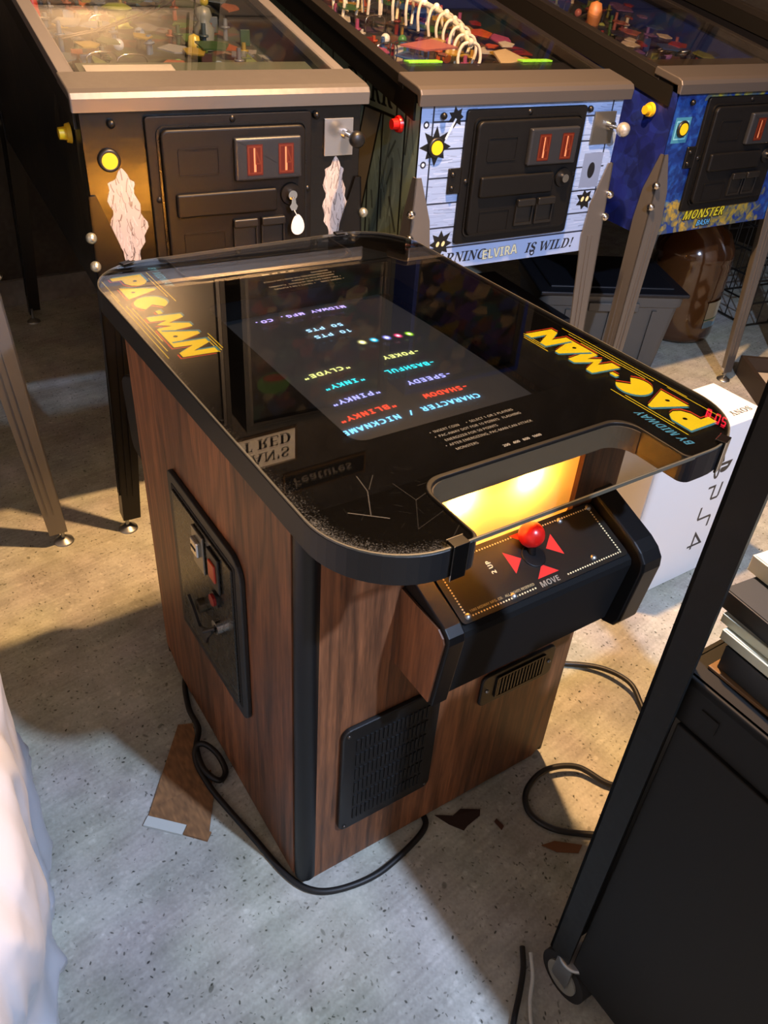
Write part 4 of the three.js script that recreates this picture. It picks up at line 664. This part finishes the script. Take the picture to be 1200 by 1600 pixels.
(() => {   // wire crate at the far right
  const t = thing('wire_crate', 'black wire crate standing behind the amber jug', 'crate', [2.62, 0, -1.02], -0.15);
  const rods = [], W = 0.24, D = 0.17, H = 0.46;
  for (let i = 0; i <= 8; i++) { const x = -W + i / 8 * 2 * W; for (const z of [-D, D]) rods.push(rod([x, 0.006, z], [x, H, z], 0.0025, 0.0025, 6)); }
  for (let i = 1; i < 6; i++) { const z = -D + i / 6 * 2 * D; for (const x of [-W, W]) rods.push(rod([x, 0.006, z], [x, H, z], 0.0025, 0.0025, 6)); }
  mesh('upright_wires', rods, std(0x33322f, 0.4, 0.7), t);
  for (let k = 0; k < 6; k++) { const y = 0.008 + k / 5 * (H - 0.01); mesh('hoop_wire', [rod([-W, y, -D], [W, y, -D], 0.004, 0.004, 6), rod([-W, y, D], [W, y, D], 0.004, 0.004, 6), rod([-W, y, -D], [-W, y, D], 0.004, 0.004, 6), rod([W, y, -D], [W, y, D], 0.004, 0.004, 6)], std(0x33322f, 0.4, 0.7), t); }
})();
(() => {   // shallow dark wooden tray
  const t = thing('wooden_tray', 'shallow dark brown wooden tray on the floor behind the white carton', 'tray', [1.986, 0, -0.402], -0.611);
  const m = std(0x2a2119, 0.6), W = 0.15, D = 0.175, H = 0.07;
  mesh('side_board', bx(-W, W, 0, H, D - 0.015, D), m, t); mesh('side_board', bx(-W, W, 0, H, -D, -D + 0.015), m, t);
  mesh('end_board', bx(-W, -W + 0.015, 0, H, -D + 0.015, D - 0.015), m, t); mesh('end_board', bx(W - 0.015, W, 0, H, -D + 0.015, D - 0.015), m, t);
  mesh('bottom_board', bx(-W + 0.015, W - 0.015, 0, 0.012, -D + 0.015, D - 0.015), m, t);
  mesh('paper_lining', rbx(-W + 0.02, W - 0.02, 0.012, 0.02, -D + 0.02, D - 0.02, 0.003), std(0xb5ab98, 0.8), t);
})();
(() => {   // white console carton standing on end
  const t = thing('carton', 'tall white carton with a vertical console logo beside the arcade table', 'box', [0.835, 0, -0.045]);
  const X0 = -0.172, X1 = 0.172, Z0 = -0.075, Z1 = 0.075, H = 0.42, white = std(0xdcdcdc, 0.4);
  mesh('body', rbx(X0, X1, 0, H, Z0, Z1, 0.002), white, t);
  const lg = canvasTex(512, 640, (g, w, h) => {
    g.fillStyle = '#dfdfe0'; g.fillRect(0, 0, w, h);
    g.save(); g.translate(w * 0.7, h * 0.23); g.rotate(Math.PI / 2); g.fillStyle = '#16161a'; g.strokeStyle = '#16161a';
    // the mark: an upright flag shape standing on a flat curl
    g.beginPath(); g.moveTo(0, -44); g.lineTo(14, -40); g.quadraticCurveTo(46, -34, 42, -4); g.quadraticCurveTo(38, 14, 20, 6); g.lineTo(20, -24); g.lineTo(12, -26); g.lineTo(12, 38); g.lineTo(0, 34); g.closePath(); g.fill();
    g.lineWidth = 9; g.beginPath(); g.moveTo(-4, 8); g.quadraticCurveTo(-46, 20, -40, 30); g.quadraticCurveTo(-20, 40, -4, 26); g.stroke(); g.beginPath(); g.moveTo(20, 16); g.quadraticCurveTo(62, 8, 56, 22); g.quadraticCurveTo(46, 34, 20, 36); g.stroke();
    g.lineWidth = 9; g.lineCap = 'butt';
    const line = (pts) => { g.beginPath(); pts.forEach(([x, y], i) => (i ? g.lineTo(x, y) : g.moveTo(x, y))); g.stroke(); };
    const o = 96; line([[o, 36], [o, 2], [o + 52, 2], [o + 56, -2], [o + 56, -30], [o + 50, -34], [o - 6, -34]]);                 // P
    const q = o + 84; line([[q - 2, 34], [q + 46, 34], [q + 52, 30], [q + 52, 0], [q + 52, -30], [q + 58, -34], [q + 100, -34]]);    // S
    const r = q + 120; line([[r + 56, 36], [r + 56, -34], [r, 14], [r + 72, 14]]);                                              // 4
    g.restore();
  });
  mesh('front_print', printed(poly([[X0 + 0.002, 0.002], [X1 - 0.002, 0.002], [X1 - 0.002, H - 0.002], [X0 + 0.002, H - 0.002]])).translate(0, 0, Z1 + 0.0006), std(0xffffff, 0.35, 0, { map: lg }), t, true);
  const tp = canvasTex(344, 150, (g, w, h) => { g.fillStyle = '#dcdcdc'; g.fillRect(0, 0, w, h); g.save(); g.translate(w - 40, h - 30); g.rotate(Math.PI); g.fillStyle = '#222'; g.font = 'bold 24px serif'; g.fillText('SONY', -20, 10); g.restore(); });
  mesh('top_print', printed(poly([[X0 + 0.002, Z0 + 0.002], [X1 - 0.002, Z0 + 0.002], [X1 - 0.002, Z1 - 0.002], [X0 + 0.002, Z1 - 0.002]])).rotateX(-Math.PI / 2).translate(0, H + 0.0006, 0), std(0xffffff, 0.4, 0, { map: tp }), t, true);
})();

// ---------------------------------------------------------------- black rolling cart
(() => {
  const t = thing('rolling_cart', 'black metal rolling cart with side panel in the near right corner', 'cart', [0, 0, 0]);
  const m = phys(0x0d0f0f, 0.6, 0, { roughnessMap: scuff, specularIntensity: 0.5 }), m2 = phys(0x0b0c0c, 0.6, 0, { specularIntensity: 0.5 });
  const x0 = -0.012, z0 = 0.54, x1 = 0.46, z1 = 1.12, P = 0.034;
  for (const [x, z, h] of [[x0, z0, 1.0], [x1, z0, 1.0], [x0, z1, 1.0], [x1, z1, 1.0]]) {
    const pm = mesh('post', [bx(x, x + P, 0.085, h, z, z + 0.004), bx(x, x + 0.004, 0.085, h, z, z + P)], m, t);
    if (x > x0) pm.position.x = 0; void pm;
  }
  mesh('shelf', [rbx(x0 + 0.012, x1 + 0.02, 0.648, 0.66, z0 + 0.012, z1 + 0.02, 0.003), rbx(x0 + 0.012, x0 + 0.02, 0.6, 0.66, z0 + 0.02, z1, 0.002), rbx(x0 + 0.02, x1, 0.6, 0.66, z0 + 0.01, z0 + 0.018, 0.002)], m2, t);
  mesh('shelf_liner', rbx(x0 + 0.034, x1, 0.6602, 0.664, z0 + 0.03, z1, 0.001), std(0x6b5236, 0.7), t);
  mesh('side_panel', rbx(x0 + 0.008, x0 + 0.016, 0.075, 0.6, z0 + 0.036, z1, 0.002), m2, t);
  mesh('side_panel', bx(x0 + 0.04, x1, 0.1, 0.6, z0 + 0.012, z0 + 0.018), m2, t);
  mesh('bottom_shelf', rbx(x0 + 0.03, x1, 0.075, 0.095, z0 + 0.03, z1, 0.003), m2, t);
  mesh('slot', [bx(x0 + 0.0105, x0 + 0.0125, 0.632, 0.635, z0 + 0.052, z0 + 0.072), bx(x0 + 0.0105, x0 + 0.0125, 0.618, 0.632, z0 + 0.07, z0 + 0.072)], std(0x040404, 0.9), t);
  for (const [x, z] of [[x0 + 0.02, z0 + 0.03], [x1, z0 + 0.03], [x0 + 0.02, z1 - 0.03], [x1, z1 - 0.03]]) {
    const c = mesh('caster', [new THREE.CylinderGeometry(0.039, 0.039, 0.026, 32).rotateZ(Math.PI / 2).translate(x, 0.039, z)], rubber, t);
    mesh('caster_hub', [new THREE.CylinderGeometry(0.026, 0.026, 0.032, 28).rotateZ(Math.PI / 2).translate(x, 0.039, z)], std(0x777870, 0.45), c);
    mesh('caster_fork', [lathe([[0.0001, 0.01], [0.021, 0.009], [0.024, 0.004], [0.021, 0], [0.0001, 0]], 24).translate(x, 0.08, z), bx(x - 0.0205, x - 0.0172, 0.036, 0.084, z - 0.014, z + 0.014), bx(x + 0.0172, x + 0.0205, 0.036, 0.084, z - 0.014, z + 0.014)], zinc, c);
  }
})();
// boxed tapes or books stacked on the cart
(() => {
  const dark = std(0x20262a, 0.5), pale = std(0xb9c2b2, 0.5), plum = std(0x33202c, 0.4), cream = std(0xd6cfb6, 0.6);
  const book = (label, x, y, z, turn, w, h, d, cover, page) => {
    const t = thing('book', label, 'book', [x, y, z], turn, 'books stacked on the cart');
    mesh('page_block', bx(0.004, w, 0.002, h - 0.002, 0.004, d), page, t);
    mesh('cover', [rbx(0, w + 0.002, 0, 0.0022, 0, d + 0.002, 0.0008), rbx(0, w + 0.002, h - 0.0022, h, 0, d + 0.002, 0.0008), rbx(0, 0.004, 0, h, 0, d + 0.002, 0.0015)], cover, t);
  };
  book('thick charcoal-spined book at the bottom of the stack on the cart', 0.028, 0.6645, 0.575, -0.06, 0.15, 0.028, 0.2, dark, cream);
  book('pale green-spined book lying second from bottom on the cart', 0.03, 0.6935, 0.565, -0.05, 0.15, 0.011, 0.2, pale, cream);
  book('pale green-spined book lying third from bottom on the cart', 0.037, 0.705, 0.556, -0.05, 0.15, 0.01, 0.2, pale, cream);
  book('charcoal-spined book fourth from bottom in the stack on the cart', 0.043, 0.7155, 0.545, -0.1, 0.14, 0.02, 0.2, dark, cream);
  book('plum-covered book with pale spine on top of the stack', 0.086, 0.736, 0.538, -0.12, 0.12, 0.018, 0.18, pale, cream);
})();

// ---------------------------------------------------------------- cords, cardboard, scraps, bag
const cordM = std(0x101010, 0.5);
tag(mesh('power_cord', tube([[-0.01, 0.0056, 0.2], [-0.014, 0.0056, 0.242], [-0.024, 0.0056, 0.264], [-0.065, 0.0056, 0.28], [-0.137, 0.0056, 0.293], [-0.201, 0.0056, 0.284], [-0.24, 0.0056, 0.262], [-0.262, 0.0056, 0.22], [-0.279, 0.0056, 0.135], [-0.295, 0.0085, 0.06], [-0.303, 0.0105, 0.014], [-0.304, 0.012, -0.04], [-0.294, 0.02, -0.066], [-0.279, 0.022, -0.062], [-0.266, 0.014, -0.036], [-0.266, 0.0075, -0.003], [-0.28, 0.009, 0.012], [-0.293, 0.0165, 0.006], [-0.3, 0.019, -0.022], [-0.292, 0.014, -0.07], [-0.272, 0.01, -0.11], [-0.268, 0.0056, -0.17], [-0.24, 0.0056, -0.25], [-0.17, 0.0056, -0.3]], 0.0052, false, 220, 10), cordM), 'black power cord curling along the front left of the arcade table', 'cord');
tag(mesh('extension_cable', [tube([[0.3, 0.0058, 0.06], [0.4, 0.0058, 0.09], [0.45, 0.007, 0.114], [0.494, 0.016, 0.163], [0.509, 0.022, 0.22], [0.498, 0.012, 0.263], [0.475, 0.0062, 0.303], [0.42, 0.0058, 0.37], [0.36, 0.0058, 0.39], [0.309, 0.009, 0.367], [0.278, 0.016, 0.312], [0.222, 0.018, 0.289], [0.168, 0.013, 0.301], [0.147, 0.0062, 0.333], [0.16, 0.0058, 0.376], [0.21, 0.0058, 0.419], [0.28, 0.0058, 0.46], [0.36, 0.0058, 0.5]], 0.0054, false, 200, 10)], cordM), 'black cable looping on the floor between arcade table and cart', 'cord');
tag(mesh('thin_cable', tube([[-0.012, 0.006, 0.5], [-0.03, 0.006, 0.523], [-0.055, 0.006, 0.545], [-0.09, 0.006, 0.572], [-0.12, 0.006, 0.6], [-0.14, 0.006, 0.66]], 0.0042, false, 60, 8), cordM), 'black cable on the floor by the cart caster', 'cord');
tag(mesh('white_cable', tube([[-0.01, 0.012, 0.515], [-0.03, 0.012, 0.542], [-0.056, 0.008, 0.567], [-0.075, 0.004, 0.6], [-0.08, 0.004, 0.66]], 0.0028, false, 50, 8), std(0xb9bdb8, 0.5)), 'thin white cable on the floor by the cart caster', 'cord');
(() => {   // folded cardboard
  const t = thing('cardboard_scrap', 'folded strip of brown cardboard with torn white edge under the cord', 'cardboard', [0, 0, 0]);
  const cb = std(0xffffff, 0.85, 0, { map: dataTex(256, 0.2, (u, v) => { const b = 1 + (samp(N64, u, v * 0.3) - 0.5) * 0.25 + (samp(N16, u, v) - 0.5) * 0.2; return [cl(128 * b), cl(92 * b), cl(58 * b)]; }) });
  const flatP = (pts, th, y) => ext(poly(pts.map(([x, z]) => [x, -z])), th).rotateX(-Math.PI / 2).translate(0, y, 0);
  mesh('flap', flatP([[-0.41, 0.012], [-0.37, 0.052], [-0.3, -0.02], [-0.276, -0.13], [-0.3, -0.14]], 0.003, 0.0012), cb, t);
  mesh('flap', flatP([[-0.37, 0.052], [-0.336, 0.09], [-0.305, 0.035], [-0.286, -0.02], [-0.3, -0.02]], 0.003, 0.0005), cb, t);
  const strip = (a, b, w, y, m) => { const d = V(b[0] - a[0], 0, b[1] - a[1]).normalize(), n = V(-d.z, 0, d.x); mesh('torn_edge', flatP([[a[0], a[1]], [b[0], b[1]], [b[0] + n.x * w, b[1] + n.z * w], [a[0] + n.x * w, a[1] + n.z * w]], 0.0045, y), m, t); };
  strip([-0.411, 0.012], [-0.363, 0.06], 0.018, 0.0006, std(0xb9bfbb, 0.7)); strip([-0.362, 0.061], [-0.333, 0.092], 0.016, 0.0004, cb);
})();
(() => {   // dead leaf scraps
  const lm = std(0x2c1a10, 0.8), flatP = (pts, k) => { const g = ext(poly(pts.map(([x, z]) => [x, -z])), 0.0012).rotateX(-Math.PI / 2); const p = g.attributes.position; for (let i = 0; i < p.count; i++) p.setY(i, p.getY(i) + 0.0012 + 0.004 * Math.abs(samp(N16, p.getX(i) * 3, p.getZ(i) * 3) - 0.3) * k); g.computeVertexNormals(); return g; };
  tag(mesh('dead_leaf', flatP([[0.004, 0.253], [0.03, 0.27], [0.05, 0.266], [0.078, 0.285], [0.07, 0.294], [0.04, 0.298], [0.03, 0.302], [0.015, 0.28]], 1), lm), 'dark brown dead leaf on the floor in front of the arcade table', 'leaf');
  tag(mesh('dead_leaf', flatP([[0.085, 0.315], [0.092, 0.312], [0.094, 0.33], [0.086, 0.334]], 0.5), std(0x4a2a18, 0.8)), 'tiny reddish leaf scrap right of the larger dead leaf', 'leaf');
  tag(mesh('dead_leaf', flatP([[0.125, 0.39], [0.15, 0.395], [0.185, 0.425], [0.17, 0.432], [0.14, 0.412]], 1), std(0x6a4424, 0.8)), 'brown curled leaf under the looped cable', 'leaf');
})();
(() => {   // white plastic bag
  const NU = 220, NV = 90, g = new THREE.PlaneGeometry(1, 1, NU, NV), p = g.attributes.position;
  for (let i = 0; i < p.count; i++) {
    const u = (p.getX(i) + 0.5) * Math.PI * 2, v = 0.5 - p.getY(i);          // v = 0 at the top
    const cu = Math.cos(u), su = Math.sin(u);
    let r = v < 0.3 ? 0.55 + 0.45 * Math.sin(v / 0.3 * Math.PI / 2) : 1; if (v < 0.02) r *= v / 0.02; if (v > 0.9) r *= 1 - 0.08 * (v - 0.9) / 0.1;
    const fold = 1 - Math.abs(noise3(cu * 2.6 + 3, v * 0.9, su * 2.6)), fine = 1 - Math.abs(noise3(cu * 6, v * 2.4 + 9, su * 6)), big = noise3(cu * 1.1, v * 1.3 + 4, su * 1.1);
    r *= 1 + 0.1 * big + 0.1 * (fold - 0.7) * Math.min(1, v * 4) + 0.035 * (fine - 0.7);
    const H = 0.44 + 0.03 * noise3(cu * 2, 7, su * 2);
    const y = Math.max(0.001, (v < 0.3 ? H * (1 - 0.18 * Math.pow(v / 0.3, 2)) : H * 0.82 * (1 - (v - 0.3) / 0.7)) );
    p.setXYZ(i, cu * r * 0.21, y, su * r * 0.47);
  }
  const gw = mergeVertices((g.deleteAttribute('uv'), g.deleteAttribute('normal'), g), 1e-4); gw.computeVertexNormals();
  const b = mesh('plastic_bag', gw, phys(0xc4c9d2, 0.34, 0, { transmission: 0.22, thickness: 0, side: THREE.DoubleSide }));
  b.position.set(-0.778, 0, 0.0);
  tag(b, 'crumpled white plastic bag at the left edge of the floor', 'bag');
})();

// ---------------------------------------------------------------- wall things that show in the glass
(() => {
  const sign = (name, label, x, y, w, h, tex) => { const t = thing(name, label, 'sign', [x, y, WZ0]); mesh('board', rbx(-w / 2, w / 2, -h / 2, h / 2, 0.002, 0.016, 0.003), std(0x4a3a24, 0.5), t); mesh('face', printed(poly([[-w / 2 + 0.012, -h / 2 + 0.012], [w / 2 - 0.012, -h / 2 + 0.012], [w / 2 - 0.012, h / 2 - 0.012], [-w / 2 + 0.012, h / 2 - 0.012]])).translate(0, 0, 0.0166), std(0xffffff, 0.5, 0, { map: tex }), t, true); };
  sign('wall_sign', 'white sign with bold black lettering on the wall, mirrored in the table glass', 0.76, 2.46, 0.58, 0.2, canvasTex(580, 200, (g, w, h) => { g.fillStyle = '#d8d4c4'; g.fillRect(0, 0, w, h); g.fillStyle = '#111'; g.textAlign = 'right'; g.font = 'bold 92px serif'; g.fillText("AN'S", w - 30, 92); g.fillText('T RED', w - 22, 184); }));
  sign('wall_sign', 'dim grey lettered sign on the wall above the white sign', 1.22, 2.7, 0.5, 0.13, canvasTex(500, 130, (g, w, h) => { g.fillStyle = '#1c1a17'; g.fillRect(0, 0, w, h); g.fillStyle = '#77736a'; g.font = 'italic bold 88px sans-serif'; g.fillText('Features', 40, 96, 420); }));
  const t = thing('led_clock', 'black wall clock with red glowing digits, mirrored in the table corner', 'clock', [WX1, 2.45, -1.392], -Math.PI / 2);
  mesh('case', rbx(-0.095, 0.095, -0.05, 0.05, 0.002, 0.05, 0.008), blackPlastic, t);
  const ct = canvasTex(256, 110, (g, w, h) => {
    g.fillStyle = '#080000'; g.fillRect(0, 0, w, h); g.strokeStyle = '#ff2038'; g.lineWidth = 12; g.shadowColor = '#ff1030'; g.shadowBlur = 10;
    const seg = { a: [[0, 0], [40, 0]], b: [[40, 0], [40, 36]], c: [[40, 36], [40, 72]], d: [[0, 72], [40, 72]], e: [[0, 36], [0, 72]], f: [[0, 0], [0, 36]], g: [[0, 36], [40, 36]] };
    const dig = (s, x) => { for (const k of s) { g.beginPath(); g.moveTo(x + seg[k][0][0], 19 + seg[k][0][1]); g.lineTo(x + seg[k][1][0], 19 + seg[k][1][1]); g.stroke(); } };
    dig('abcdefg', 24); dig('abcdef', 124); dig('abged', 192);
  });
  mesh('display', printed(poly([[-0.08, -0.035], [0.08, -0.035], [0.08, 0.035], [-0.08, 0.035]])).translate(0, 0, 0.0506), std(0x000000, 0.4, 0, { emissive: 0xffffff, emissiveMap: ct, emissiveIntensity: 9 }), t, true);
})();

renderer.render(scene, camera);
